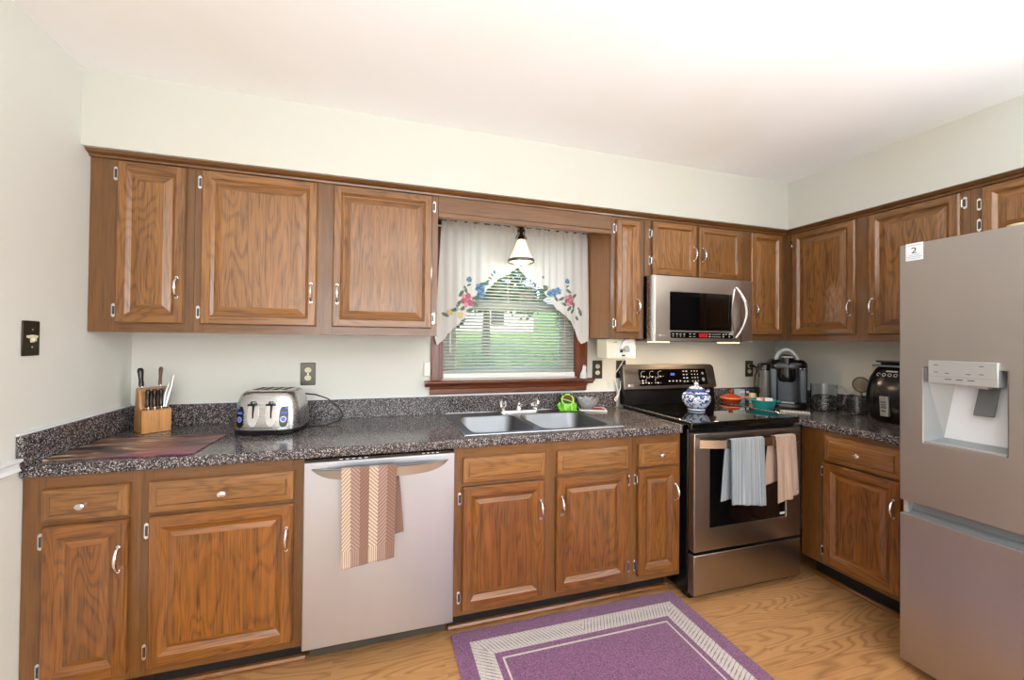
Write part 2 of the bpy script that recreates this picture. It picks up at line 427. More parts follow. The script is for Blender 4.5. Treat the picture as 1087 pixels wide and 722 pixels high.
t.build('slats', 'slat', bl, smooth=True, angle=60, solid=.0010)
MB().box(-.436, .436, -.014, .014, .002, .034).build('bottom_rail', 'white_plastic', bl, bevel=.004)
MB().box(-.438, .438, -.02, .02, .868, .905).build('headrail', 'white_plastic', bl, bevel=.003)
for x in (-.36, -.03, .36):
    MB().box(x - .001, x + .001, -.0145, -.0135, .03, .87).box(x - .001, x + .001, .0135, .0145, .03, .87).build('ladder_cord', 'white_plastic', bl)
MB().tube([(-.395, -.026, .86), (-.397, -.026, .15)], .0035, 6).build('tilt_wand', 'white_plastic', bl)

# ------------------------------------------------------------------ curtain
def lerp_poly(P, x):
    for (a, b), (c, d) in zip(P, P[1:]):
        if x <= c: return b + (d - b) * max(0, (x - a)) / (c - a)
    return P[-1][1]
botL = [(1.463, 1.356), (1.476, 1.324), (1.508, 1.341), (1.552, 1.401), (1.613, 1.457), (1.674, 1.525), (1.702, 1.593), (1.771, 1.652), (1.847, 1.724), (1.907, 1.756), (1.966, 1.802)]
botR = [(1.966, 1.802), (2.017, 1.757), (2.080, 1.713), (2.144, 1.658), (2.176, 1.612), (2.248, 1.538), (2.321, 1.486), (2.362, 1.427), (2.382, 1.367), (2.403, 1.331), (2.432, 1.352), (2.449, 1.345)]
def cury(x, z):
    q = max(0.0, min(1.0, (2.01 - z) / .5))
    a = .006 * math.sin(x * 118 + 1.1 * math.sin(x * 23)) * (1 - .45 * q) + .011 * math.sin(x * 37 + 2) * (.25 + .75 * q)
    if z > 2.006: a = .006 * math.sin(x * 150 + 2 * math.sin(x * 41)) - .003
    if x > 2.13: a += -.012 * min(1, (x - 2.13) / .03) * q
    return -.058 + a
def cloth_mat(name, c, c2=None, rough=.9):
    m = mat(name, c, rough); nt, b = start(m)
    n = noise(ocoord((1, 1, 1), False), 500, 2); bump(b, n, .25, .0005)
    b.inputs['Sheen Weight'].default_value = .3
    return m
M['curtain'] = cloth_mat('cream_voile', (238, 238, 234))
cb_ = M['curtain'].node_tree
tr = cb_.nodes.new('ShaderNodeBsdfTranslucent'); tr.inputs[0].default_value = srgb(244, 244, 240); mx = cb_.nodes.new('ShaderNodeMixShader'); mx.inputs[0].default_value = .35
out = [n for n in cb_.nodes if n.type == 'OUTPUT_MATERIAL'][0]
cb_.links.new(cb_.nodes['Principled BSDF'].outputs[0], mx.inputs[1]); cb_.links.new(tr.outputs[0], mx.inputs[2]); cb_.links.new(mx.outputs[0], out.inputs[0])
for k_, c_ in dict(rose=(172, 96, 116), rose2=(206, 156, 166), blue=(86, 124, 166), blue2=(134, 168, 198), leaf=(104, 128, 118), leaf2=(66, 90, 88), yel=(206, 190, 130)).items():
    M['emb_' + k_] = mat('embroidery_' + k_, c_, .8)
def curtain(bot, x0, x1, label):
    t = MB(); nx, nz = 150, 46; o = len(t.v)
    for i in range(nx + 1):
        u = i / nx; xb = bot[0][0] + (bot[-1][0] - bot[0][0]) * u; xt = x0 + (x1 - x0) * u
        zb = lerp_poly(bot, xb) + .003 * math.sin(xb * 160)
        ztop = 2.050 + .005 * math.sin(xt * 95) + .003 * math.sin(xt * 210)
        for j in range(nz + 1):
            v = j / nz; z = ztop + (zb - ztop) * v; x = xt + (xb - xt) * v
            t.v.append((x, cury(x, z), z))
    for i in range(nx):
        for j in range(nz):
            a = i * (nz + 1) + j; t.f.append([a, a + 1, a + nz + 2, a + nz + 1]); t.m.append(0)
    return tag(t.build('swag_curtain', 'curtain', None, smooth=True, angle=180), label, 'curtain')
cL = curtain(botL, 1.496, 1.966, 'cream left swag curtain with blue and pink embroidered flowers')
cR = curtain(botR, 1.966, 2.447, 'cream right swag curtain with pink embroidered rose beside the cabinet')
def petals(name, parent, items):
    """items: (cx, cz, r, kind)"""
    t = MB(); names = ['emb_rose', 'emb_rose2', 'emb_blue', 'emb_blue2', 'emb_leaf', 'emb_leaf2', 'emb_yel']
    def blob(cx, cz, rx, rz, a, mi, lift):
        pts = []
        for k in range(12):
            q = 2 * math.pi * k / 12; dx = rx * math.cos(q); dz = rz * math.sin(q)
            x = cx + dx * math.cos(a) - dz * math.sin(a); z = cz + dx * math.sin(a) + dz * math.cos(a)
            pts.append((x, cury(x, z) - lift, z))
        c = (cx, cury(cx, cz) - lift, cz)
        t.add(pts + [c], [(k, (k + 1) % 12, 12) for k in range(12)], mi)
    for cx, cz, r, kind in items:
        if kind == 'leaf':
            a = random.uniform(0, 6.28); blob(cx, cz, r, r * .45, a, 4, .0012); blob(cx, cz, r * .8, r * .10, a, 5, .0018)
        else:
            a_, b_ = {'rose': (0, 1), 'blue': (2, 3), 'yel': (6, 6)}[kind]
            for k in range(6):
                q = k * math.pi / 3 + .3; blob(cx + math.cos(q) * r * .55, cz + math.sin(q) * r * .55, r * .5, r * .4, q, a_ if k % 2 else b_, .0015 + .0003 * k)
            blob(cx, cz, r * .42, r * .42, 0, a_, .004); blob(cx + r * .1, cz, r * .2, r * .16, 0, b_, .0046)
    o = t.build(name, names, parent); o['label'] = 'blue, pink and green embroidered flower spray'
L = [(1.654, 1.590, .042, 'rose'), (1.733, 1.665, .030, 'blue'), (1.738, 1.630, .026, 'blue'), (1.664, 1.712, .018, 'blue'), (1.549, 1.515, .020, 'yel'), (1.610, 1.500, .018, 'yel')]
L += [(a, b, .024, 'leaf') for a, b in ((1.642, 1.650), (1.615, 1.625), (1.600, 1.565), (1.630, 1.540), (1.670, 1.530), (1.700, 1.570), (1.705, 1.605), (1.760, 1.690), (1.580, 1.530), (1.525, 1.500))]
L += [(1.664, 1.68, .014, 'leaf'), (1.775, 1.705, .014, 'leaf'), (1.79, 1.725, .012, 'leaf'), (1.803, 1.745, .012, 'leaf'), (1.82, 1.765, .012, 'blue')]
petals('flower_embroidery', cL, L)
L = [(2.315, 1.612, .038, 'rose'), (2.203, 1.655, .026, 'blue'), (2.235, 1.668, .024, 'blue'), (2.300, 1.732, .018, 'blue'), (2.180, 1.650, .020, 'blue'), (2.135, 1.75, .009, 'blue')]
L += [(a, b, .022, 'leaf') for a, b in ((2.355, 1.640), (2.350, 1.580), (2.315, 1.560), (2.275, 1.585), (2.262, 1.620), (2.31, 1.670), (2.155, 1.690), (2.148, 1.672), (2.225, 1.620), (2.395, 1.535), (2.34, 1.545))]
L += [(2.303, 1.70, .013, 'leaf'), (2.375, 1.50, .016, 'leaf'), (2.385, 1.56, .012, 'leaf')]
petals('flower_embroidery', cR, L)
rod = MB().tube([(1.4375, -.05, 2.018), (2.4535, -.05, 2.018)], .005, 8).build('curtain_rod', 'white_plastic'); tag(rod, 'thin white rod through the curtain headings', 'curtain rod')

# ------------------------------------------------------------------ cabinets
def panel_front(t, w, h, style, mv=0, mh=1, th=.020):
    """raised-panel front, in x 0..w, z 0..h, front towards -y"""
    if style == 'drawer': prof = [(0, 0), (0, .010), (.003, .0135), (.024, .0150), (.029, .0200)]; fr = .024; k0 = 3
    elif style == 'flat': prof = [(0, 0), (0, .016), (.004, .020), (.034, .020), (.040, .012), (.044, .010)]; fr = .034; k0 = 2
    elif style == 'base': prof = [(0, 0), (0, .014), (.005, .0195), (.038, .0200), (.043, .0165), (.050, .0125), (.058, .0085), (.060, .0085), (.078, .0150)]; fr = .038; k0 = 2
    else: prof = [(0, 0), (0, .014), (.005, .0195), (.034, .0200), (.038, .0160), (.047, .0090), (.049, .0085), (.078, .0165), (.080, .0165)]; fr = .034; k0 = 2
    lim = min(w, h) / 2 - .012
    if prof[-1][0] > lim:
        s = lim / prof[-1][0]; prof = [(a * s, b) for a, b in prof]; fr *= s
    ring = lambda a, y: [(a, -y, a), (w - a, -y, a), (w - a, -y, h - a), (a, -y, h - a)]
    vs = []; 
    for a, y in prof: vs += ring(a, y)
    fs = []; ms = []
    for k in range(len(prof) - 1):
        if abs(prof[k + 1][0] - fr) < 1e-6 and style != 'drawer':   # flat frame: square-cut stiles over rails
            a = prof[k][0]; y = prof[k][1]; b = prof[k + 1][0]; y2 = prof[k + 1][1]; o = len(vs)
            vs += [(b, -y2, a), (w - b, -y2, a), (b, -y2, h - a), (w - b, -y2, h - a)]
            c0, c1, c2, c3 = [4 * k + i for i in range(4)]; d0, d1, d2, d3 = [4 * (k + 1) + i for i in range(4)]
            fs += [(c0, o, d0, d3, o + 2, c3), (o + 1, c1, c2, o + 3, d2, d1), (o, o + 1, d1, d0), (d3, d2, o + 3, o + 2)]; ms += [mv, mv, mh, mh]
            # the outer small chamfer uses four corner verts; stitch the rail ends
            continue
        for i in range(4):
            j = (i + 1) % 4; fs.append((4 * k + i, 4 * k + j, 4 * (k + 1) + j, 4 * (k + 1) + i)); ms.append(mh if i % 2 == 0 else mv)
    q = 4 * (len(prof) - 1); fs.append((q, q + 1, q + 2, q + 3)); ms.append(mh if style == 'drawer' else mv)
    fs.append((3, 2, 1, 0)); ms.append(mv)
    o = len(t.v); t.v += vs
    for f, m_ in zip(fs, ms): t.f.append([i + o for i in f]); t.m.append(m_)
def handle_mb(x, z, y):
    t = MB(); pts = []; rr = []
    for k in range(13):
        u = k / 12; pts.append((x, y - .004 - .024 * math.sin(math.pi * u) ** .6, z - .042 + .084 * u)); rr.append(.0042 + .0016 * math.sin(math.pi * u))
    t.tube(pts, rr, 8)
    for s in (-1, 1): t.lathe([(.007, 0), (.007, .004)], (0, 0, 0), 10) if False else t.tube([(x, y + .0005, z + s * .042), (x, y - .006, z + s * .042)], .0065, 10)
    return t
def hinge_mb(x, z, side, y):
    """chrome leaf screwed to the face frame beside the door, with its knuckle"""
    t = MB(); s = side
    pr = [(-.007, -.024), (0, -.030), (.007, -.024), (.007, .024), (0, .030), (-.007, .024)]
    t.prism([(x + s * .012 + a, z + b) for a, b in pr], y, y - .0022, 0)
    t.tube([(x + s * .0025, y - .006, z - .018), (x + s * .0025, y - .006, z + .018)], .0032, 8)
    t.box(x + s * .005, x + s * .015, y - .0045, y - .001, z - .017, z + .017, 1)
    for b in (-.021, .021): t.tube([(x + s * .012, y - .002, z + b), (x + s * .012, y - .0036, z + b)], .0024, 8)
    return t
def knob_mb(x, z, y):
    t = MB(); rings = []
    for d, rx in ((0, .008), (.004, .007), (.008, .005), (.013, .005), (.016, .0105), (.020, .0140), (.025, .0125), (.028, .006)):
        rings.append([(x + rx * 1.1 * math.cos(a), y - d, z + rx * .85 * math.sin(a)) for a in [2 * math.pi * k / 20 for k in range(20)]])
    return t.loft(rings)
def door(cab, x0, x1, z0, z1, style, hs, kn='door', hz=None, base=False, hinges=True, hy=None):
    """hs: side of the hinges, -1 left, 1 right"""
    t = MB(); panel_front(t, x1 - x0, z1 - z0, style)
    mats = ['oak_v2', 'oak_h2'] if base else ['oak_v', 'oak_h']
    d = t.build(kn, mats, cab, loc=(x0, -.0005, z0))
    w, h = x1 - x0, z1 - z0
    if kn == 'door':
        hx = (w - .022) if hs < 0 else .022
        hz = hz if hz is not None else ((h - .13) if base else .155)
        o = handle_mb(hx, hz, -.020).build('handle', 'chrome', d, smooth=True); o['label'] = 'small arched chrome pull'
        for zz in ((h - .052, .052) if h > .5 else (h - .075, .085)) if hinges else ():
            hinge_mb(0 if hs < 0 else w, zz, hs, 0.0002).build('hinge', ['chrome', 'pewter'], d, smooth=True)
    elif kn == 'drawer' and hinges:
        o = knob_mb(w / 2, h / 2, -.020).build('knob', 'chrome', d, smooth=True); o['label'] = 'oval chrome knob'
    return d
def cabinet(name, label, loc, w, h, depth, rails, stiles, rz=0, base=False, kick=0, sides=(True, True)):
    """hollow carcass + face frame. rails: (z0,z1) list, stiles: (x0,x1) list"""
    c = thing(name, label, 'cabinet', loc, rz)
    fv, fh = ('frame_v2', 'frame_h2') if base else ('frame_v', 'frame_h')
    t = MB(); T = .016; z0 = kick
    t.box(.0005, T, .02, depth, z0, h); t.box(w - T, w - .0005, .02, depth, z0, h); t.box(T, w - T, .02, depth, z0, z0 + T); t.box(T, w - T, depth - .006, depth, z0 + T, h)
    if not base: t.box(T, w - T, .02, depth - .006, h - T, h)
    t.build('carcass', 'sidewood', c)
    t = MB()
    # frame as one slab with openings
    A = sorted({round(q, 4) for s_ in stiles for q in s_}); B = sorted({round(q, 4) for s_ in rails for q in s_})
    holes = set()
    for i in range(len(A) - 1):
        for j in range(len(B) - 1):
            xm, zm = (A[i] + A[i + 1]) / 2, (B[j] + B[j + 1]) / 2
            if not any(a < xm < b for a, b in stiles) and not any(a < zm < b for a, b in rails): holes.add((i, j))
    A_ = A
    for (a, b) in stiles: t.box(a, b, 0, .0195, z0, h)
    gaps = [(stiles[i][1], stiles[i + 1][0]) for i in range(len(stiles) - 1)]
    for a, b in gaps:
        for r0, r1 in rails: t.box(a, b, .0002, .019, r0, r1, 1)
    t.build('face_frame', [fv, fh], c)
    if kick: MB().box(.001, w - .001, .112, .125, 0, kick).build('toe_kick', 'dark', c); MB().prism([(.094, .0005), (.094, .010), (.100, .018), (.1115, .020), (.1115, .0005)], .001, w - .001, 0, lambda a, b, c_: (c_, a, b)).build('shoe_moulding', 'oak_h2', c)
    return c
# upper cabinets (cabinet bottom at ZU)
UH = ZS - ZU - .0008
z0d, z1d = 1.409 - ZU, 2.084 - ZU
fr_r = [(0, .045), (UH - .045, UH)]
c = cabinet('upper_cabinet', 'narrow single-door oak upper cabinet against the left wall', (0.0015, -DU, ZU), .368, UH, DU - .001, fr_r, [(0, .105), (.334, .368)])
door(c, .0975, .338, z0d, z1d, 'raised', -1)
c = cabinet('upper_cabinet', 'wide two-door oak upper cabinet left of the window', (.371, -DU, ZU), 1.0645, UH, DU - .001, fr_r, [(0, .04), (.485, .575), (1.027, 1.0645)])
door(c, .029, .495, z0d, z1d, 'raised', -1); door(c, .565, 1.034, z0d, z1d, 'raised', 1)
c = cabinet('upper_cabinet', 'narrow oak upper cabinet between the window and the microwave', (2.4555, -DU, ZU), .2275, UH, DU - .001, fr_r, [(0, .045), (.18, .2275)])
door(c, .032, .189, z0d, z1d - .012, 'raised', -1)
hD = ZS - 1.752 - .0008
c = cabinet('upper_cabinet', 'short two-door oak cabinet above the microwave', (2.6845, -DU - .004, 1.752), .803, hD, DU + .003, [(0, .03), (hD - .04, hD)], [(0, .05), (.365, .405), (.735, .803)])
door(c, .048, .366, .008, 2.084 - 1.752, 'flat', -1, hz=.14); door(c, .392, .732, .008, 2.080 - 1.752, 'flat', 1, hz=.14)
c = cabinet('upper_cabinet', 'oak upper cabinet in the corner right of the microwave', (3.489, -DU, ZU), W - DU - 3.489 - .0015, UH, DU - .001, fr_r, [(0, .03), (.285, W - DU - 3.489 - .0015)])
door(c, .018, .287, z0d, z1d, 'raised', 1)
# the right run faces -x: local x runs towards the camera
c = cabinet('upper_cabinet', 'two-door oak upper cabinet on the right wall', (W - DU, -DU - .001, ZU), .871, UH, DU - .001, fr_r, [(0, .062), (.405, .488), (.838, .871)], R(-90))
door(c, .053, .413, z0d, z1d, 'raised', -1); door(c, .478, .842, z0d, z1d, 'raised', 1)
h2 = ZS - 1.815
c = cabinet('upper_cabinet', 'oak upper cabinet high above the refrigerator', (W - DU, -1.187, 1.815), .93, h2 - .0008, DU - .001, [(0, .03), (h2 - .045, h2 - .0008)], [(0, .06), (.44, .50), (.88, .93)], R(-90))
door(c, .040, .447, .012, 2.084 - 1.815, 'raised', -1, hz=.1); door(c, .493, .89, .012, 2.084 - 1.815, 'raised', 1, hz=.1)
# valance board bridging over the window
t = MB(); t.box(1.4362, 2.4548, -DU - .002, -DU + .018, 2.008, ZS - .001); t.box(1.4362, 2.4548, -DU - .004, -DU + .030, 1.982, 2.008)
tag(t.build('window_valance', 'frame_h', None, bevel=.003), 'plain oak valance board bridging the cabinets above the window', 'valance')

# base cabinets
BD = DF - .012; BH = ZCB - .0005
dz0, dz1, lz1, lz0 = .717, .829, .703, .165
rb = [(ZK, ZK + .045), (.70, .72), (.82, BH)]
GY = -DF
c = cabinet('base_cabinet', 'narrow oak base cabinet with one drawer at the left wall', (.0015, GY, 0), .333, BH, BD, rb, [(0, .062), (.295, .333)], 0, True, ZK)
door(c, .056, .299, dz0, dz1, 'drawer', 0, 'drawer'); door(c, .062, .301, lz0 - .005, lz1, 'base', -1, base=True)
c = cabinet('base_cabinet', 'wide oak base cabinet with drawer left of the dishwasher', (.335, GY, 0), .534, BH, BD, rb, [(0, .035), (.49, .534)], 0, True, ZK)
door(c, .024, .498, dz0, dz1, 'drawer', 0, 'drawer'); door(c, .027, .499, lz0, lz1, 'base', -1, base=True)
c = cabinet('sink_cabinet', 'oak sink base cabinet with two doors and false drawer fronts', (1.474, GY, 0), .920, BH, BD, rb, [(0, .045), (.425, .505), (.885, .920)], 0, True, ZK)
door(c, .039, .433, dz0, dz1, 'drawer', 0, 'drawer_front'); door(c, .498, .891, dz0, dz1, 'drawer', 0, 'drawer_front')
door(c, .038, .431, lz0 - .006, lz1 - .004, 'base', -1, base=True); door(c, .494, .888, lz0, lz1, 'base', 1, base=True)
c = cabinet('base_cabinet', 'narrow oak base cabinet with drawer left of the range', (2.395, GY, 0), .2925, BH, BD, rb, [(0, .04), (.262, .2925)], 0, True, ZK)
door(c, .030, .272, dz0, dz1 + .004, 'drawer', 0, 'drawer'); door(c, .027, .267, lz0, lz1 + .002, 'base', -1, base=True)
c = cabinet('base_cabinet', 'oak base cabinet with drawer between range and refrigerator', (W - DF, -.632, 0), .570, BH, BD, rb, [(0, .135), (.452, .570)], R(-90), True, ZK)
door(c, .126, .460, dz0 - .008, dz1 + .018, 'drawer', 0, 'drawer'); door(c, .122, .456, lz0 - .012, lz1 - .006, 'base', -1, base=True)

# ------------------------------------------------------------------ countertops
def nosed(A, B, holes, name, label, cat='countertop'):
    return tag(MB().slab(A, B, holes, ZCB, ZC, xyf).build(name, 'laminate', None, bevel=.007, seg=3), label, cat)
ct = nosed([0.0012, 1.556, 2.342, XR], [-DC, -.548, -.048, -.0012], {(1, 1)}, 'countertop', 'long dark speckled laminate countertop holding the sink')
t = MB(); t.box(.0012, XR, -.021, -.0012, ZC, ZSP); t.box(.0012, .021, -.640, -.021, ZC, ZSP)
t.build('backsplash', 'laminate', ct, bevel=.003)
t = MB(); t.box(.0012, XR, -.010, -.0012, ZSP, ZSP + .006); t.box(.0012, .010, -.640, -.010, ZSP, ZSP + .006); t.build('caulk_line', 'caulk', ct)
MB().box(XR, XR + .004, -.024, -.0012, ZC, ZSP).build('end_strip', 'oak_v2', ct)
MB().box(XR - .001, XR + .006, -DC + .004, -.03, ZC - .002, ZC + .003).build('metal_edge_strip', 'steel', ct, bevel=.001)
XL = 3.482
t = MB(); A = [XL, W - DC, W - .0012]; B = [-1.203, -DC, -.0012]
ct2 = tag(MB().slab(A, B, {(0, 0)}, ZCB, ZC, xyf).build('countertop', 'laminate', None, bevel=.007, seg=3), 'short dark speckled corner countertop right of the range', 'countertop')
t = MB(); t.box(XL, W - .0012, -.021, -.0012, ZC, ZSP); t.box(W - .021, W - .0012, -1.203, -.021, ZC, ZSP); t.build('backsplash', 'laminate', ct2, bevel=.003)
t = MB(); t.box(XL, W - .0012, -.010, -.0012, ZSP, ZSP + .005); t.box(W - .010, W - .0012, -1.203, -.010, ZSP, ZSP + .005); t.build('caulk_line', 'caulk', ct2)
MB().box(XL - .006, XL + .001, -DC + .006, -.03, ZC - .002, ZC + .003).build('metal_edge_strip', 'steel', ct2, bevel=.001)

# ------------------------------------------------------------------ sink and faucet
sk = thing('double_sink', 'stainless double-bowl drop-in kitchen sink under the window', 'sink', (1.949, -.30, ZC))
sx0, sx1, sy0, sy1 = 1.531 - 1.949, 2.367 - 1.949, -.577 + .30, -.028 + .30
def half(x0, x1, bx0, bx1, by0, by1):
    t = MB(); cx, cy = (bx0 + bx1) / 2, (by0 + by1) / 2; hx, hy = (bx1 - bx0) / 2, (by1 - by0) / 2; n = 6
    inner = rrect(cx, cy, hx, hy, .06, .0035, n)
    outer = []
    for q, (ex, ey) in enumerate(((x1, sy1), (x0, sy1), (x0, sy0), (x1, sy0))):
        for k in range(n + 1):
            px, py, _ = inner[q * (n + 1) + k]
            outer.append((ex, ey, .0035))
    low = [(a, b, .0004) for a, b, c in outer]
    r1 = rrect(cx, cy, hx - .005, hy - .005, .057, -.004, n); r2 = rrect(cx, cy, hx - .012, hy - .012, .055, -.150, n)
    r3 = rrect(cx, cy, hx - .028, hy - .028, .05, -.170, n); r4 = rrect(cx, cy, .045, .045, .0449, -.173, n)
    t.loft([low, outer, inner, r1, r2, r3, r4], 0, (False, True)); return t
half(sx0, -.030, 1.577 - 1.949, 1.905 - 1.949, -.540 + .3, -.150 + .3).build('left_bowl', 'sink', sk, smooth=True, angle=50)
half(-.030, sx1, 1.940 - 1.949, 2.322 - 1.949, -.540 + .3, -.150 + .3).build('right_bowl', 'sink', sk, smooth=True, angle=50)
t = MB(); t.tube([(sx0, sy0, .003), (sx1, sy0, .003), (sx1, sy1, .003), (sx0, sy1, .003), (sx0, sy0, .003)], .0035, 6); t.build('rim', 'steel', sk, smooth=True)
for x, n_ in ((-.208, 0), (.182, 1)):
    MB().lathe([(.040, -.1725), (.040, -.1705), (.030, -.1705), (.026, -.172), (.0, -.172)], (x, -.045, 0), 20).build('drain', 'chrome', sk, smooth=True)
fc = thing('faucet', 'chrome centre-set faucet with clear acrylic knobs behind the sink', 'faucet', (1.975, -.085, ZC + .0036))
t = MB(); t.loft([rrect(0, 0, .125, .026, .0259, 0), rrect(0, 0, .125, .026, .0259, .012), rrect(0, 0, .115, .018, .0179, .020)]); t.build('deck_plate', 'chrome', fc, smooth=True, angle=50)
t = MB(); t.lathe([(.021, .018), (.019, .035), (.012, .048), (.0125, .058), (.006, .066), (0, .067)], (0, 0, 0), 20); t.build('spout_base', 'chrome', fc, smooth=True)
t = MB(); t.tube([(0, -.004, .040), (.02, -.05, .060), (.045, -.105, .085), (.058, -.135, .094), (.062, -.145, .088), (.062, -.147, .072)], [.011, .010, .009, .009, .010, .0105], 12); t.build('spout', 'chrome', fc, smooth=True)
for s in (-1, 1):
    t = MB(); t.lathe([(.020, .018), (.016, .026), (.010, .034)], (s * .102, 0, 0), 16); t.build('valve_stem', 'chrome', fc, smooth=True)
    t = MB(); prof = [(.013, .034), (.020, .040), (.025, .070), (.024, .079), (.010, .082)]
    rings = [[(s * .102 + r * (1 + .10 * math.cos(8 * a)) * math.cos(a), r * (1 + .10 * math.cos(8 * a)) * math.sin(a), z) for a in [2 * math.pi * k / 48 for k in range(48)]] for r, z in prof]
    t.loft(rings); o = t.build('acrylic_knob', 'acrylic', fc, smooth=True); o['label'] = 'clear faceted knob'

# ------------------------------------------------------------------ dishwasher
dw = thing('dishwasher', 'stainless dishwasher with a bowed bar handle under the counter', 'dishwasher', (1.1712, -.60, 0))
MB().box(-.297, .297, 0.0, .57, .10, .868).build('tub', 'dark', dw)
t = MB(); t.box(-.299, .299, -.043, -.0005, .131, .862); t.build('door', 'steel_dw', dw, bevel=.004)
MB().box(-.297, .297, -.036, -.002, .8622, .872).build('control_strip', 'glassblack', dw)
t = MB()
N = 24; rings = []
for k in range(N + 1):
    u = k / N; x = -.272 + .544 * u; e = 1 - abs(2 * u - 1) ** 3.5
    y1 = -.044 - .046 * e; zt = .838; zb = .838 - .006 - .034 * (1 - abs(2 * u - 1) ** 6)
    y0 = y1 + .016 if e > .3 else -.0425
    y0 = min(y0, -.0425) if k not in (0, N) else -.0425
    rings.append([(x, y1, zt - .002), (x, y1 + .004, zt), (x, y0, zt), (x, y0, zb), (x, y1 + .004, zb), (x, y1, zb + .002)])
t.loft(rings); t.build('handle', 'steel_range', dw, smooth=True, angle=40)
for s in (-1, 1): MB().box(s * .20 - .012, s * .20 + .012, -.060, -.042, .812, .830).build('handle_bracket', 'steel', dw, bevel=.002)
MB().box(-.285, .285, .085, .10, .012, .131).build('toe_panel', mat('grey_toe_panel', (70, 66, 58), .5), dw)
for s in (-1, 1): MB().lathe([(.012, 0), (.012, .006), (.005, .008), (.005, .11)], (s * .27, .14, 0), 10).build('foot', 'dark', dw)
t = MB()
for k in range(5): t.box(-.17 + k * .024, -.157 + k * .024, -.0372, -.036, .866, .869)
for k in range(4): t.box(.16 + k * .02, .17 + k * .02, -.0372, -.036, .866, .869)
t.build('button_marks', 'print', dw)

# ------------------------------------------------------------------ towels
def drape(name, label, x0, x1, by, bz, ra, rbz, front, back, material, skew_b=0.0, flare=0.0, nfold=4, amp=.005, slant=0.0, off=.0, phase=0, front_shift=0.0):
    """a cloth laid over a bar running along x; ra, rbz half sizes of the bar in y and z"""
    t = MB(); nu, L_ = 48, []
    # profile in (y, z) as arc from back bottom to front bottom
    pts = []
    nb = 26
    for k in range(nb + 1): pts.append((ra, -back + back * k / nb, 'b', 1 - k / nb))
    for k in range(1, 8):
        a = math.pi * k / 8; pts.append((ra * math.cos(a), rbz * math.sin(a), 't', 0))
    for k in range(nb + 10 + 1): pts.append((-ra, -front * k / (nb + 10), 'f', k / (nb + 10)))
    total = front + back + math.pi * ra; s = 0; prev = None
    for j, (dy, dz, tag_, q) in enumerate(pts):
        if prev: s += math.hypot(dy - prev[0], dz - prev[1])
        prev = (dy, dz)
        for i in range(nu + 1):
            u = i / nu; x = x0 + (x1 - x0) * u; y = by + dy; z = bz + dz
            f = amp * math.sin(nfold * 2 * math.pi * u + phase + q * .6) * (q ** .6)
            if tag_ == 'f':
                y += -abs(f) - f * .6 - .004 * q; x += (u - .5) * flare * q + front_shift * q; z += slant * (u - .5) * q
            elif tag_ == 'b':
                y += abs(f) * .25; x += skew_b * q + off * q ** .4; z += .03 * (u - .5) * q
            x += off * 0
            p = (x, y, z); t.uv[len(t.v)] = (u, s); t.v.append(p)
    n = nu + 1
    for j in range(len(pts) - 1):
        for i in range(nu): a = j * n + i; t.f.append([a, a + 1, a + n + 1, a + n]); t.m.append(0)
    o = t.build(name, material, None, smooth=True, angle=180, solid=.0032)
    return tag(o, label, 'towel')
def chevron_mat():
    m = mat('chevron_towel', (190, 150, 126), .95); nt, b = start(m)
    u, v, _ = xyz(ocoord((1, 1, 1), False, True))
    q = u * 6; k = q.floor(); f = q.fract(); par = ((k * .5).fract()).gt(.25)
    d = f * (1 - par) + (1 - f) * par
    hatch = smooth(((v * 66 + d * 2.3).fract() - .5).abs(), .2, .3)
    endz = v.gt(.63); vert = smooth(((u * 26).fract() - .5).abs(), .2, .3)
    pat = hatch * (1 - endz) + vert * endz
    tri = (k / 3).fract()      # 0, .333, .666
    base = mixc(tri.gt(.2), srgb(158, 132, 114), srgb(136, 106, 96)); base = mixc(tri.gt(.5), base, srgb(122, 90, 78))
    lite = mixc(tri.gt(.2), srgb(206, 186, 164), srgb(168, 138, 124)); lite = mixc(tri.gt(.5), lite, srgb(142, 108, 92))
    link(mixc(pat, base, lite), b.inputs['Base Color']); bump(b, pat, .5, .001); b.inputs['Sheen Weight'].default_value = .3
    return m
M['chevron'] = chevron_mat()
def stripe_mat():
    m = mat('striped_towel', (150, 155, 160), .95); nt, b = start(m)
    v_ = ocoord((1, 1, 1), False, True); u, v, _ = xyz(v_)
    n = noise(ocoord((70, .6, 1), False, True), 1, 2, .7); n2 = noise(ocoord((26, .4, 1), False, True), 1, 1, .7)
    n3 = noise(ocoord((420, 420, 420), False), 1, 2)
    c = mixc(smooth(n, .44, .56), srgb(116, 132, 142), srgb(196, 202, 200))
    c = mixc(smooth(n2, .52, .60) * .6, c, srgb(150, 124, 134)); c = mixc(smooth(n2, .46, .40) * .5, c, srgb(96, 124, 148))
    c = mixc(n3 * .25, c, srgb(90, 96, 104))
    link(c, b.inputs['Base Color']); bump(b, n3 + n, .5, .0015); b.inputs['Sheen Weight'].default_value = .3; return m
M['stripe'] = stripe_mat()
def plain_towel():
    m = mat('tan_towel', (184, 156, 136), .95); nt, b = start(m)
    n3 = noise(ocoord((300, 300, 300), False), 1, 3); n2 = noise(ocoord((40, 3, 1), False, True), 1, 2)
    link(mixc(smooth(n2, .35, .65), srgb(190, 162, 142), srgb(164, 134, 114)), b.inputs['Base Color']); bump(b, n3, .7, .002)
    b.inputs['Sheen Weight'].default_value = .4; return m
M['tan'] = plain_towel()
drape('dish_towel', 'tan and cream chevron-striped towel hung on the dishwasher handle', 1.013, 1.222, -.6815, .836, .0155, .008, .366, .29, 'chevron', skew_b=.012, flare=-.012, nfold=1.2, amp=.003, slant=.022, off=.022, phase=1)

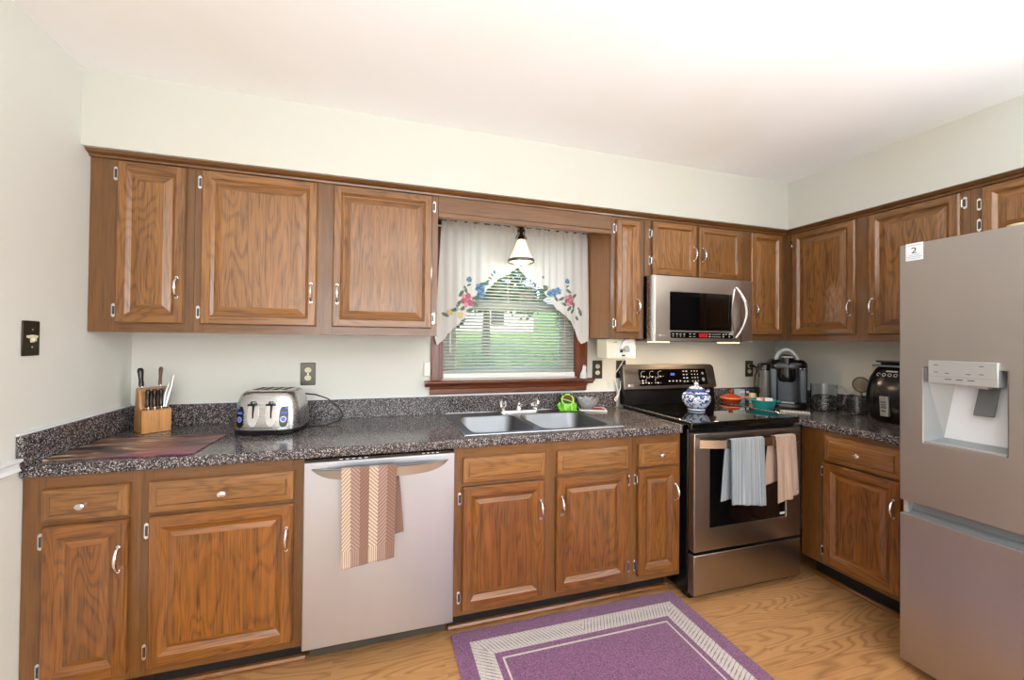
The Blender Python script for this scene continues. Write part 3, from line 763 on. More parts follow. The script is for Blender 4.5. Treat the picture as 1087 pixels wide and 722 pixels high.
# ------------------------------------------------------------------ range
RX0, RX1 = 2.712, 3.468; rcx = (RX0 + RX1) / 2; hw = (RX1 - RX0) / 2
rg = thing('range', 'stainless electric range with black glass cooktop and rear control panel', 'stove', (rcx, 0, 0))
MB().box(-hw + .004, hw - .004, -.632, -.03, .035, .898).build('body', 'black', rg, bevel=.004)
for a in (-1, 1):
    for b_ in (-.58, -.08): MB().lathe([(.02, 0), (.02, .008), (.009, .010), (.009, .04)], (a * .33, b_, 0), 10).build('foot', 'rubber', rg)
ck = MB(); ck.box(-hw - .002, hw + .002, -.664, -.075, .898, .934); ck = ck.build('cooktop', 'glassblack', rg, bevel=.006, seg=3)
M['ring'] = mat('burner_print', (52, 52, 54), .15)
def ringmesh(cx, cy, r, wd=.0025):
    t = MB(); n = 40
    t.add([(cx + q * math.cos(2 * math.pi * k / n), cy + q * math.sin(2 * math.pi * k / n), .9343) for q in (r, r - wd) for k in range(n)], [(k, (k + 1) % n, n + (k + 1) % n, n + k) for k in range(n)]); return t
for cx, cy, r in ((-.19, -.50, .10), (.19, -.50, .115), (-.19, -.22, .085), (.19, -.22, .085), (0, -.20, .06)):
    ringmesh(cx, cy, r).build('burner_ring', 'ring', ck)
for a in (-1, 1): MB().box(a * (hw - .008), a * (hw + .003), -.655, -.078, .9335, .9375).build('edge_trim', 'steel', ck, bevel=.001) 
MB().box(-hw + .02, hw - .02, -.082, -.078, .9345, .939).build('rear_trim', 'steel', ck)
# back guard
t = MB(); t.prism([(-.090, .934), (-.030, .934), (-.030, 1.195), (-.052, 1.195), (-.084, 1.035), (-.080, 1.03)], -hw + .006, hw - .006, 0, lambda a, b, c: (c, a, b)); t.build('back_guard', 'black', rg, bevel=.003)
pl = MB(); th = .006
p0, p1 = Vector((-.0865, 1.036)), Vector((-.0545, 1.198)); d_ = (p1 - p0); nrm = Vector((-d_.y, d_.x)).normalized() * -1
nrm = Vector((-abs(nrm.x), abs(nrm.y)))
def onp(u, v, k=0):   # u along x, v 0..1 up the tilted panel, k offset outwards
    q = p0 + d_ * v + nrm * k; return (u, q.x, q.y)
def ppoly(t, poly, k0, k1, mi=0):
    n = len(poly); t.add([onp(a, b, k0) for a, b in poly] + [onp(a, b, k1) for a, b in poly], [tuple(range(n)), tuple(range(2 * n - 1, n - 1, -1))] + [(i, i + n, (i + 1) % n + n, (i + 1) % n) for i in range(n)], mi)
ppoly(pl, [(-hw - .002, 0), (hw + .002, 0), (hw - .002, .90), (hw - .022, 1.0), (-hw + .016, 1.0), (-hw + .004, .92)], 0, .010)
cp = pl.build('control_panel', 'steel_range', rg, bevel=.003)
t = MB(); ppoly(t, [(-.262, .13), (.306, .13), (.296, .80), (-.262, .80)], .010, .0125); t.build('glass_face', 'glassblack', cp, bevel=.001)
tilt = math.atan2(d_.y, -d_.x * -1) if False else math.atan2(d_.y, d_.x)
rx = math.atan2(d_.y, d_.x)    # angle of the panel in the y-z plane
def ptext(body, u, v, size, matn='print', name='lettering'):
    q = onp(u, v, .0129); return text(cp, name, body, size, q, (rx, 0, 0), matn, .0002)
t = MB()
def pring(t, cx, cv, r):
    n = 20; sv = d_.length
    vs = [onp(cx + q * math.cos(2 * math.pi * k / n), cv + q * math.sin(2 * math.pi * k / n) / sv, .0128) for q in (r, r - .0018) for k in range(3, n - 6)]
    m_ = n - 9; t.add(vs, [(k, k + 1, m_ + k + 1, m_ + k) for k in range(m_ - 1)])
for cx, cv in ((-.222, .60), (-.155, .60), (-.088, .60), (-.188, .34), (-.115, .34)): pring(t, cx, cv, .021)
def pdash(t, x, v, wd, hh=.02):
    t.add([onp(x - wd / 2, v - hh, .0128), onp(x + wd / 2, v - hh, .0128), onp(x + wd / 2, v + hh, .0128), onp(x - wd / 2, v + hh, .0128)], [(0, 1, 2, 3)])
for cx, cv in ((-.222, .50), (-.155, .49), (-.088, .50), (-.188, .24), (-.115, .24), (-.235, .24), (-.235, .33)):
    pdash(t, cx, cv, .012, .025); pdash(t, cx - .022, cv, .006, .012); pdash(t, cx + .022, cv, .006, .012)
for k in range(4): pdash(t, -.02 + k * .030, .30, .012, .025)
for i in range(2):
    for j in range(4): pdash(t, .105 + i * .026, .28 + j * .14, .014, .02)
for i in range(3):
    for j in range(4): pdash(t, .175 + i * .024, .28 + j * .14, .007, .02)
t.build('control_marks', 'print', cp)
t = MB(); 
for cv, r in ((.60, .010), (.34, .013)):
    n = 16; t.add([onp(.268 + r * math.cos(2 * math.pi * k / n), cv + r * math.sin(2 * math.pi * k / n) / d_.length, .0130) for k in range(n)], [tuple(range(n))])
t.build('buttons', 'grey_panel', cp)
t = MB(); t.add([onp(-.005, .53, .0129), onp(.03, .53, .0129), onp(.03, .63, .0129), onp(-.005, .63, .0129)], [(0, 1, 2, 3)]); t.build('clock_display', 'blue_led', cp)
ptextq = onp(-.325, .15, .0108); text(cp, 'lettering', 'LG', .022, ptextq, (rx, 0, 0), 'print', .0003)
t = MB(); ppoly(t, [(-.350, .10), (-.339, .10), (-.339, .20), (-.350, .20)], .010, .0112); t.build('round_logo', 'print', cp)
# door, handle, drawer
od = MB().slab([-hw + .006, -.27, .262, hw - .006], [.268, .385, .802, .880], {(1, 1)}, -.676, -.634, xzf).build('oven_door', 'steel_range', rg, bevel=.004)
MB().slab([-.272, -.215, .205, .264], [.383, .43, .76, .804], set(), -.672, -.650, xzf).build('oven_window', 'glassblack', od)
t = MB()
for k in range(3): t.box(-.19, .36, -.645, -.640, .8835 + k * .0045, .8855 + k * .0045)
t.build('vent_slots', 'dark', rg)
MB().box(-.02 + .24, .015 + .24, -.6728, -.6722, .400, .412).build('window_label', 'print', od)
t = MB(); rings = []
for k in range(25):
    u = k / 24; x = -.350 + .70 * u; e = 1 - abs(2 * u - 1) ** 3
    y1 = -.688 - .050 * e
    rings.append([(x, y1, .850), (x, y1 + .012, .853), (x, y1 + .016, .835), (x, y1 + .012, .812), (x, y1, .808)])
t.loft(rings); hd = t.build('handle', mat('copper_toned_steel', (192, 176, 164), .26, 1.0), rg, smooth=True, angle=50)
for s in (-1, 1): MB().box(s * .335 - .012, s * .335 + .012, -.690, -.674, .815, .848).build('bracket', 'steel_range', hd, bevel=.002)
MB().box(-hw + .006, hw - .006, -.676, -.634, .045, .252).build('storage_drawer', 'steel_range', rg, bevel=.004)
MB().box(-hw + .03, hw - .03, -.62, -.60, .0, .045).build('kick_strip', 'black', rg)
by = -.7300
drape('hand_towel', 'blue-grey striped towel hung on the oven door handle', 2.884, 3.106, by, .850, .0125, .007, .335, .30, 'stripe', skew_b=-.012, flare=.012, nfold=2.5, amp=.006, slant=-.03, off=-.024, phase=.5)
drape('hand_towel', 'plain tan towel hung at the right end of the oven handle', 3.190, 3.332, by + .004, .850, .0135, .008, .33, .25, 'tan', skew_b=-.010, flare=.01, nfold=1.5, amp=.012, slant=.04, off=-.038, phase=2.2, front_shift=.012)

# ------------------------------------------------------------------ microwave
mx0, mx1 = 2.690, 3.478; mcx = (mx0 + mx1) / 2; mh = (mx1 - mx0) / 2; MZ0, MZ1 = 1.362, 1.749
mw = thing('microwave', 'stainless over-the-range microwave with a curved vertical handle', 'microwave', (mcx, 0, MZ0))
hh = MZ1 - MZ0
MB().box(-mh + .002, mh - .004, -.335, -.003, .004, hh).build('body', 'black', mw, bevel=.003)
pf = [(-mh, -.338), (-mh + .001, -.362), (-mh + .012, -.376), (-mh + .035, -.384), (.270, -.384), (.270, -.336)]
t = MB()
# door front as slab with window hole over the curved left flank
t2 = MB().slab([-mh + .018, -.270, .205, .272], [-.004, .062, .292, hh], {(1, 1)}, -.386, -.345, xzf); dr = t2.build('door', 'steel_warm', mw, bevel=.003)
t = MB(); t.prism([(-mh, -.338), (-mh, -.360), (-mh + .005, -.374), (-mh + .018, -.386), (-mh + .018, -.338)], -.004, hh, 0, lambda a, b, c: (a, b, c)); t.build('left_flank', 'steel', mw, smooth=True, angle=30)
t = MB(); t.prism([(.275, -.338), (.275, -.386), (.300, -.384), (mh - .006, -.366), (mh, -.338)], -.002, hh, 0, lambda a, b, c: (a, b, c)); t.build('right_panel', 'steel_warm', mw, smooth=True, angle=30)
MB().box(-.272, .207, -.378, -.350, .060, .294).build('window', 'glassblack', dr)
ks = MB().box(-.268, .208, -.3885, -.384, .016, .052).build('control_strip', 'glassblack', dr, bevel=.001)
MB().box(-.060, .005, -.3893, -.3885, .022, .047).build('red_display', 'red_led', ks)
text(ks, 'lettering', '9:28', .026, (-.028, -.3897, .0345), UPR, 'ink', .0001)
t = MB()
for x in (-.25, -.222, -.196, -.17): t.box(x - .007, x + .007, -.3889, -.3885, .038, .042); t.box(x - .005, x + .005, -.3889, -.3885, .026, .029)
for x in (-.125, -.095): t.box(x - .008, x + .008, -.3889, -.3885, .040, .043); t.box(x - .008, x + .008, -.3889, -.3885, .024, .027)
for k in range(5):
    for zz in (.041, .026): t.box(.04 + k * .014, .048 + k * .014, -.3889, -.3885, zz - .002, zz + .002)
for x, zz in ((.022, .041), (.022, .027), (.128, .041), (.128, .027), (.150, .043), (.175, .041), (.175, .028), (.195, .041)): t.box(x - .006, x + .006, -.3889, -.3885, zz - .003, zz + .003)
t.build('key_marks', 'print', ks)
t = MB(); pts = []; 
for k in range(21):
    u = k / 20; b_ = math.sin(math.pi * u); pts.append((.222 + .052 * b_, -.392 - .036 * b_ ** .8, .022 + .318 * u))
t.tube(pts, [.010 - .003 * abs(2 * k / 20 - 1) for k in range(21)], 10)
hl = t.build('handle', 'chrome', dr, smooth=True)
t = MB(); pts = [(.216 - .020 * math.sin(math.pi * k / 20), -.389, .03 + .30 * k / 20) for k in range(21)]; t.tube(pts, .0035, 8); t.build('handle_trim', 'chrome', dr, smooth=True)
MB().box(.176, .206, -.3905, -.386, .042, .056).build('release_label', 'silver', dr)
text(dr, 'lettering', 'LG', .016, (-.318, -.3863, .030), UPR, 'print', .0003); MB().lathe([(.007, 0), (.007, .0006)], (0, 0, 0), 16).build('round_logo', 'print', dr, loc=(-.340, -.3864, .030), rot=(R(90), 0, 0))
MB().box(-mh + .01, mh - .01, -.378, -.01, -.006, .0035).build('vent_bottom', 'grey_panel', mw)
for s in (-1, 1):
    x = -.30 if s < 0 else .235
    l_ = MB().box(x - .06, x + .04, -.372, -.30, -.012, -.006).build('lamp_lens', 'warm_lens', mw)
    L2 = bpy.data.lights.new('range_lamp', 'AREA'); L2.size = .05; L2.energy = 2.0; L2.color = (1, .72, .45)
    lo = bpy.data.objects.new('range_lamp', L2); COL.objects.link(lo); lo.parent = mw; lo.location = (x, -.335, -.014)

# ------------------------------------------------------------------ refrigerator (faces -x)
FX = 3.25; FY0 = -1.224
fr = thing('refrigerator', 'tall stainless refrigerator with in-door water dispenser', 'refrigerator', (FX + .06, FY0, 0), R(-90))
# local: x towards the camera, -y towards the room
FW = .905
MB().box(.004, FW - .004, 0, .76, .045, 1.755).build('body', 'grey_panel', fr, bevel=.004)
MB().box(.02, FW - .02, .02, .6, .0, .045).build('base', 'dark', fr)
t = MB(); dx0, dx1 = 1.299 - 1.224, 1.519 - 1.224
ld = t.slab([0, dx0, dx1, .449], [.706, .960, 1.262, 1.768], {(1, 1)}, -.060, -.002, xzf).build('door', 'steel_fridge', fr, bevel=.004, seg=3)
MB().box(.4535, FW, -.060, -.002, .706, 1.768).build('door', 'steel_fridge', fr, bevel=.004, seg=3)
MB().box(0, FW, -.060, -.002, .045, .652).build('freezer_drawer', 'steel_fridge', fr, bevel=.004, seg=3)
t = MB(); t.prism([(-.05, .652), (-.002, .652), (-.002, .700), (-.012, .700), (-.014, .668)], .014, FW - .014, 0, lambda a, b, c: (c, a, b)); t.build('drawer_grip_recess', 'grey_panel', fr)
MB().box(.006, .02, -.045, -.002, .655, .703).build('hinge_block', 'silver', fr)
# dispenser cavity
cv = MB(); D0, D1 = -.058, -.004
e = .0008
cv.add([(dx0 + e, D0, .961), (dx1 - e, D0, .961), (dx1 - e, D0, 1.261), (dx0 + e, D0, 1.261), (dx0 + .035, D1, .985), (dx1 - .004, D1, .985), (dx1 - .004, D1, 1.255), (dx0 + .075, D1, 1.255)],
       [(0, 1, 5, 4), (2, 3, 7, 6), (3, 0, 4, 7), (1, 2, 6, 5)], 1)
cv.add([(dx0 + .035, D1, .985), (dx1 - .004, D1, .985), (dx1 - .004, D1, 1.255), (dx0 + .075, D1, 1.255)], [(0, 1, 2, 3)], 0)
M['cav_back'] = mat('pale_dispenser_back', (214, 218, 222), .3); M['cav_side'] = mat('grey_dispenser_side', (150, 154, 156), .35, .3)
cv.build('dispenser_cavity', ['cav_back', 'cav_side'], ld)
MB().box(dx0 + .004, dx1 - .004, -.0585, -.012, .962, .968).build('drip_tray', 'silver', ld)
pn = MB().box(1.319 - 1.224, 1.502 - 1.224, -.072, -.020, 1.202, 1.290).build('dispenser_panel', 'silver', ld, bevel=.002)
t = MB()
for x, z in ((.118, 1.274), (.118, 1.246), (.148, 1.243), (.205, 1.243), (.238, 1.245), (.238, 1.274)): t.box(x - .006, x + .006, -.0724, -.072, z - .0012, z + .0012)
for x in (.152, .182, .212): t.box(x - .009, x + .009, -.0724, -.072, 1.219, 1.222)
t.box(.098, .276, -.0722, -.072, 1.2295, 1.2300)
t.build('panel_marks', 'ink', pn)
t = MB(); t.add([(.198, -.022, 1.09), (.252, -.022, 1.09), (.262, -.012, 1.20), (.212, -.012, 1.20), (.198, -.030, 1.09), (.252, -.030, 1.09), (.262, -.022, 1.20), (.212, -.022, 1.20)], [(0, 1, 2, 3), (4, 7, 6, 5), (0, 4, 5, 1), (1, 5, 6, 2), (2, 6, 7, 3), (3, 7, 4, 0)])
t.build('dispenser_paddle', 'reservoir', ld, bevel=.003)
MB().box(.195, .245, -.05, -.022, 1.192, 1.203).build('nozzle', 'silver', ld)
st = thing('paper_sticker', 'small white paper label marked 2 at top corner of refrigerator', 'label', (FX - .0003, -1.2455, 1.698), R(-90))
MB().box(0, .054, -.0008, 0, 0, .071).build('paper', 'paper', st)
text(st, 'lettering', '2', .034, (.026, -.0010, .040), UPR, 'ink', .0002, 1.15)
t = MB()
for z, w_ in ((.062, .040), (.022, .030), (.015, .046), (.008, .040)): t.box(.027 - w_ / 2, .027 + w_ / 2, -.0010, -.0008, z - .0008, z + .0008)
t.build('small_print', 'inkblue', st)
o = thing('small_bowl', 'small pale yellow rounded dish on top of refrigerator', 'bowl', (3.44, -1.485, 1.7555))
MB().lathe([(.018, 0), (.022, .003), (.034, .026), (.038, .050), (.035, .050), (.031, .026), (.015, .006), (.0, .006)], (0, 0, 0), 24).build('dish', mat('pale_yellow_ceramic', (238, 226, 178), .3), o, smooth=True)

# ------------------------------------------------------------------ pendant lamp over the sink
lp = thing('pendant_lamp', 'lit frosted glass bell lamp with metal band hanging before window', 'lamp', (1.936, -.20, ZS))
MB().lathe([(.05, -.0005), (.05, -.012), (.02, -.022), (.0, -.022)], (0, 0, 0), 20).build('canopy', 'bronze', lp, smooth=True)
MB().tube([(0, 0, -.02), (0, 0, -.12)], .005, 8).build('stem', 'bronze', lp, smooth=True)
t = MB(); z = 1.944 - ZS
t.lathe([(.008, z + .075), (.013, z + .05), (.018, z + .045), (.018, z + .038), (.010, z + .034), (.012, z + .022), (.021, z + .006), (.024, z - .008), (.020, z - .012)], (0, 0, 0), 20)
for s in (-1, 1): t.tube([(s * .012, 0, z + .065), (s * .022, 0, z + .045), (s * .018, 0, z + .022), (s * .030, 0, z + .006), (s * .033, 0, z - .004)], .0028, 6)
t.build('fitting', 'bronze', lp, smooth=True)
t = MB(); t.lathe([(.020, z - .004), (.030, z - .03), (.045, z - .07), (.062, z - .108), (.074, z - .130), (.071, z - .130), (.058, z - .106), (.041, z - .068), (.027, z - .03), (.017, z - .006)], (0, 0, 0), 36, caps=(False, False)); t.build('shade', 'shade', lp, smooth=True)
t = MB(); t.lathe([(.0705, z - .122), (.0745, z - .123), (.0785, z - .140), (.0765, z - .142), (.0735, z - .141)], (0, 0, 0), 36, caps=(False, False)); t.build('metal_band', mat('aged_nickel', (130, 124, 112), .3, .9), lp, smooth=True)
MB().lathe([(.0, z - .02), (.012, z - .03), (.02, z - .06), (.03, z - .085), (.022, z - .108), (.0, z - .114)], (0, 0, 0), 20).build('bulb', 'bulb', lp, smooth=True)
pl_ = bpy.data.lights.new('pendant_light', 'POINT'); pl_.energy = 1.6; pl_.color = (1, .86, .68); pl_.shadow_soft_size = .03
o = bpy.data.objects.new('pendant_light', pl_); COL.objects.link(o); o.parent = lp; o.location = (0, 0, z - .16)
MB().tube([(0, 0, z - .11), (0, 0, z - .165)], .0025, 8).build('finial', 'bronze', lp, smooth=True)

# ------------------------------------------------------------------ rug
def rug_mat():
    m = mat('plum_rug', (130, 70, 120), .95); nt, b = start(m)
    x, y, z = xyz(ocoord((1, 1, 1), False))
    WX, WY = 1.205, 1.80
    d = x.min(WX - x).min(y.min(WY - y))
    hz = y.min(WY - y).lt(x.min(WX - x))           # nearer a short side: run along x
    s = ((x - WX / 2).abs() * hz + (y - WY / 2).abs() * (1 - hz))
    n = noise(ocoord((160, 160, 160), False), 1, 3, .7); n2 = noise(ocoord((60, 60, 60), False), 1, 3, .7)
    q = s * 1.0 + d * .55
    a = ((q * 58).fract() - .5).abs() * 2
    brk = ((d * 90).sin() * .5 + .5)
    chev = smooth(a + brk * .2 + (n - .5) * .6, .42, .22)
    purp = mixc(smooth(n, .35, .68), srgb(80, 30, 74), srgb(164, 90, 148)); purp = mixc(n2 * .4, purp, srgb(122, 74, 110))
    cream = mixc(smooth(n, .3, .7), srgb(196, 184, 178), srgb(222, 212, 204))
    band = d.gt(.072) * d.lt(.160)
    c = mixc(band, purp, mixc(chev * .8, cream, srgb(104, 74, 98)))
    c = mixc(d.gt(.187) * d.lt(.196), c, cream)
    c = mixc(d.lt(.004), c, srgb(126, 62, 118))
    link(c, b.inputs['Base Color']); bump(b, n + band * .5, .9, .004); b.inputs['Sheen Weight'].default_value = .5
    return m
M['rug'] = rug_mat()
rug = MB(); t = rug; t.loft([rrect(.6025, .90, .6025, .90, .012, 0, 3), rrect(.6025, .90, .6025, .90, .012, .008, 3), rrect(.6025, .90, .6005, .898, .012, .011, 3)])
o = t.build('area_rug', 'rug', None, smooth=True, angle=30, loc=(1.466, -.545 - 1.80, .0004)); tag(o, 'plum purple rug with a cream chevron border on the floor', 'rug')
o.rotation_euler.z = R(-.45)

# ------------------------------------------------------------------ electrical plates
def outlet(loc, label, name='wall_outlet', parts=True, rz=0):
    o = thing(name, label, 'outlet', loc, rz)
    MB().box(-.0375, .0375, -.006, 0, -.0605, .0605).build('cover_plate', 'pewter', o, bevel=.003)
    t = MB()
    for s in (-1, 1):
        t.loft([[(.0165 * math.cos(a), y, s * .021 + .0145 * math.sin(a)) for a in [2 * math.pi * k / 20 for k in range(20)]] for y in (-.006, -.009)])
    t.build('receptacle', 'cream_plastic', o)
    t = MB()
    for s in (-1, 1):
        t.box(-.007, -.005, -.0094, -.009, s * .021 - .001, s * .021 + .007); t.box(.005, .007, -.0094, -.009, s * .021 - .001, s * .021 + .007); t.box(-.002, .002, -.0094, -.009, s * .021 - .008, s * .021 - .005)
    t.build('slots', 'ink', o); MB().tube([(0, -.006, 0), (0, -.0075, 0)], .003, 8).build('screw', 'chrome', o)
    return o
outlet((.788, -.0006, 1.160), 'pewter duplex outlet on the wall above the toaster')
outlet((2.562, -.0006, 1.165), 'dark duplex outlet just right of the window sill')
outlet((2.744, -.0006, 1.165), 'dark duplex outlet beside the range with a white cord in it')
outlet((3.874, -.0006, 1.158), 'dark duplex outlet right of the range feeding the coffee maker')
o = thing('light_switch', 'dark bronze light switch plate with cream toggle on the left wall', 'switch', (.0006, -.593, 1.342), R(90))
MB().box(-.035, .035, -.006, 0, -.060, .060).build('switch_plate', mat('dark_bronze_plate', (58, 48, 38), .35, .8), o, bevel=.004)
t = MB(); t.prism([(-.022, .009), (0, .012), (.022, .009), (.020, .002), (.007, -.001), (.006, -.014), (-.006, -.014), (-.007, -.001), (-.020, .002)], -.006, -.010, 0); t.build('eagle_emblem', 'cream_plastic', o)
t = MB()
for s in (-1, 1): t.tube([(0, -.006, s * .030), (0, -.0078, s * .030)], .0032, 8)
t.build('screw', 'chrome', o)
MB().box(-.005, .005, -.017, -.006, -.010, .001).build('toggle', 'cream_plastic', o, bevel=.001)
o = thing('wall_switch', 'small blank white wall plate beside the left window casing', 'switch', (1.4285, -.0006, 1.18)); MB().box(-.0185, .0185, -.012, 0, -.040, .040).build('plate', 'white_plastic', o, bevel=.003)

# ------------------------------------------------------------------ things on the left counter
ZT = ZC + .0006
def board_mat():
    m = mat('printed_cutting_mat', (110, 60, 64), .3); nt, b = start(m)
    v = ocoord((4, 16, 1), False); n = noise(v, 1, 4, .6, .8); n2 = noise(ocoord((3.2, 13, 1), False), 1.3, 4, .6, 1.2); x, y, z = xyz(ocoord((1, 1, 1), False))
    g = smooth(x, .16, .40)
    c = mixc(smooth(n, .40, .60), srgb(58, 40, 44), mixc(g, srgb(128, 92, 78), srgb(146, 84, 86)))
    c = mixc(smooth(n2, .50, .62) * (1 - g * .75), c, srgb(226, 198, 164)); c = mixc(smooth(n2, .42, .34) * .8, c, mixc(g, srgb(56, 40, 54), srgb(128, 62, 96)))
    c = mixc(smooth(y, -.50, -.58) * smooth(x, .15, .3) * .4, c, srgb(134, 52, 104))
    link(c, b.inputs['Base Color']); return m
cbd = MB(); poly = [(.030, -.575), (.478, -.605), (.486, -.596), (.500, -.292), (.492, -.284), (.044, -.252), (.034, -.260), (.024, -.565)]
cbd.prism(poly, ZT, ZT + .005, 0, lambda a, b, c: (a, b, c)); o = cbd.build('cutting_mat', board_mat(), None, bevel=.0015); tag(o, 'thin glossy dark red patterned cutting board in left corner', 'cutting board')
kb = thing('knife_block', 'light wood knife block standing in the left counter corner', 'knife block', (.142, -.118, ZT), R(38))
# side profile (y = front negative), local
prof = [(.056, 0), (-.060, 0), (-.062, .104), (-.022, .112), (-.006, .200), (.030, .206), (.050, .100)]
t = MB(); t.prism([(-.060, 0), (-.064, .104), (-.030, .110), (-.028, 0)], -.054, .054, 0, lambda a, b, c: (c, a, b)); t.build('front_block', 'block', kb, bevel=.002)
t = MB(); t.prism([(.056, 0), (-.0275, 0), (-.0255, .108), (-.010, .196), (.028, .202), (.048, .100)], -.054, .054, 0, lambda a, b, c: (c, a, b)); t.build('rear_block', 'block', kb, bevel=.002)
t = MB()
for k in range(8): t.box(-.045 + k * .012, -.042 + k * .012, -.058, -.034, .1085, .1105)
t.build('slots', 'dark', kb)
def kl(v):  # local to world for the block
    a = R(38); return Vector((.142 + v[0] * math.cos(a) - v[1] * math.sin(a), -.118 + v[0] * math.sin(a) + v[1] * math.cos(a), ZT + v[2]))
def knife(label, base, tilt, L_, r, matn='blackplastic', group=None, blade=.03, name='kitchen_knife', cat='knife'):
    p = kl(base); o = thing(name, label, cat, p, R(38), group)
    dx, dy = tilt
    P = [(dx * k / 8 * L_, dy * k / 8 * L_, L_ * k / 8 + .004) for k in range(9)]
    rad = [r * q for q in (.75, .95, .85, .8, .85, .95, 1.05, 1.15, .7)]
    t = MB(); t.tube(P, rad, 10); t.build('handle', matn, o, smooth=True)
    t = MB(); t.add([(-.001, -.007, -blade), (.001, -.007, -blade), (.001, .007, -blade), (-.001, .007, -blade), (-.001, -.008, .006), (.001, -.008, .006), (.001, .008, .006), (-.001, .008, .006)], [(0, 1, 2, 3), (7, 6, 5, 4), (0, 4, 5, 1), (1, 5, 6, 2), (2, 6, 7, 3), (3, 7, 4, 0)])
    t.build('blade', 'chrome', o)
knife('black-handled knife standing tallest at the left of the block', (-.040, .008, .203), (-.02, .18), .085, .011)
for k, l in enumerate(('short black steak knife at the left of the front row', 'short black steak knife in the middle of the front row', 'short black steak knife at the right of the front row')):
    knife(l, (-.030 + k * .024, -.047, .112), (.02, .05), .082, .0098, group='steak knives in the front row')
knife('slim brown-handled knife standing at the back of the block', (.028, .012, .205), (.10, .25), .085, .0075, mat('brown_handle', (98, 72, 54), .5), blade=.02)
sc = thing('kitchen_shears', 'silver handled steel leaning out of the knife block at right', 'shears', kl((.036, -.046, .1125)), R(38))
t = MB(); t.tube([(0, 0, 0), (.012, .006, .05), (.026, .012, .10), (.032, .016, .145)], [.008, .010, .008, .005], 10); t.tube([(-.008, 0, 0), (0, .006, .06), (.016, .012, .11)], [.005, .006, .004], 8); t.build('handle', 'silver', sc, smooth=True)

# toaster
ts = thing('toaster', 'brushed steel four-slot toaster with blue-lit dials', 'toaster', (.672, -.225, ZT), R(-9))
TW, TD = .143, .125
def tring(z, fx, fy, dx=0): return sellipse(dx, 0, TW * fx, TD * fy, z, 3.6, 48)
t = MB(); t.loft([tring(0, .97, .97), tring(.004, 1.0, 1.0), tring(.022, 1.01, 1.01), tring(.026, .98, .98)]); t.build('base', 'blackplastic', ts, smooth=True)
t = MB(); t.loft([tring(.024, 1.0, 1.0), tring(.05, 1.01, 1.0), tring(.10, .99, .96), tring(.14, .95, .92), tring(.172, .87, .86), tring(.186, .80, .80), tring(.192, .72, .74), tring(.194, .60, .62)]); body = t.build('housing', 'steel', ts, smooth=True, angle=60)
for x in (-.063, -.022, .022, .063):
    MB().box(x - .013, x + .013, -.062, .062, .1925, .1948).build('bread_slot', 'dark', ts)
    MB().slab([x - .016, x - .013, x + .013, x + .016], [-.066, -.062, .062, .066], {(1, 1)}, .1938, .1958, xyf).build('slot_rim', 'chrome', ts)
def tfront(x, z):   # y of the housing front at x, z
    zs = [(.024, 1.0), (.05, 1.0), (.10, .96), (.14, .92), (.172, .86), (.2, .8)]
    fx = lerp_poly([(.024, 1.0), (.05, 1.01), (.10, .99), (.14, .95), (.172, .87), (.2, .8)], z); fy = lerp_poly(zs, z)
    q = min(.98, abs(x) / (TW * fx)); return -TD * fy * (1 - q ** 3.6) ** (1 / 3.6)
def surf_disc(t, cx, cz, rx, rz, off, mi=0, n=24, e=2.0, inner=0):
    pts = []
    for k in range(n):
        a = 2 * math.pi * k / n; c, s = math.cos(a), math.sin(a); x = cx + rx * math.copysign(abs(c) ** (2 / e), c); z = cz + rz * math.copysign(abs(s) ** (2 / e), s); pts.append((x, tfront(x, z) - off, z))
    if inner:
        q = [(cx + (p[0] - cx) * inner, tfront(cx + (p[0] - cx) * inner, cz + (p[2] - cz) * inner) - off, cz + (p[2] - cz) * inner) for p in pts]
        t.add(pts + q, [(k, (k + 1) % n, n + (k + 1) % n, n + k) for k in range(n)], mi)
    else:
        c = (cx, tfront(cx, cz) - off - .0004, cz); b_ = [(p[0], p[1] + off + .004, p[2]) for p in pts]
        t.add(pts + [c] + b_, [(k, (k + 1) % n, n) for k in range(n)] + [(k, n + 1 + k, n + 1 + (k + 1) % n, (k + 1) % n) for k in range(n)], mi)
for x in (-.040, .036):
    t = MB(); surf_disc(t, x, .098, .024, .058, .002, 0, 32, 2.2); rc = t.build('lever_recess', 'chrome', ts, smooth=True, angle=60)
    t = MB(); t.box(x - .003, x + .003, tfront(x, .10) - .0042, tfront(x, .10) + .004, .055, .142); t.build('lever_slot', 'dark', ts)
    zl = .140; yl = tfront(x, zl)
    t = MB(); t.box(x - .018, x + .018, yl - .022, yl + .002, zl - .006, zl + .003); t.box(x - .005, x + .005, yl - .024, yl, zl - .002, zl + .014); t.build('lever', 'blackplastic', ts, bevel=.003)
for x in (-.098, .088):
    t = MB(); surf_disc(t, x, .082, .017, .046, .003, 0, 32, 3); dp = t.build('dial_plate', 'blackplastic', ts, smooth=True, angle=60)
    t = MB(); surf_disc(t, x, .072, .012, .013, .0046, 0, 24, 2, .78); t.build('dial_ring', 'silver', ts)
    t = MB(); surf_disc(t, x, .072, .009, .010, .0050); surf_disc(t, x - .005, .100, .006, .005, .0042); surf_disc(t, x + .006, .100, .006, .005, .0042); surf_disc(t, x + (.010 if x > 0 else -.008), .122, .006, .006, .003); t.build('blue_light', 'blue_led', ts)
t = MB()
for k in range(9): t.box(-.042 + k * .0098, -.0345 + k * .0098, -TD - .0012, -TD + .003, .034, .0362)
t.build('small_print', 'ink', ts)
cd = MB().tube([(.800, -.165, 1.075), (.84, -.10, 1.06), (.90, -.09, 1.035), (.955, -.10, .985), (.975, -.12, .955), (.96, -.15, .928), (.90, -.20, .9185), (.82, -.20, .9185)], .0035, 8).build('cord', 'rubber', None, smooth=True); adopt(cd, ts)

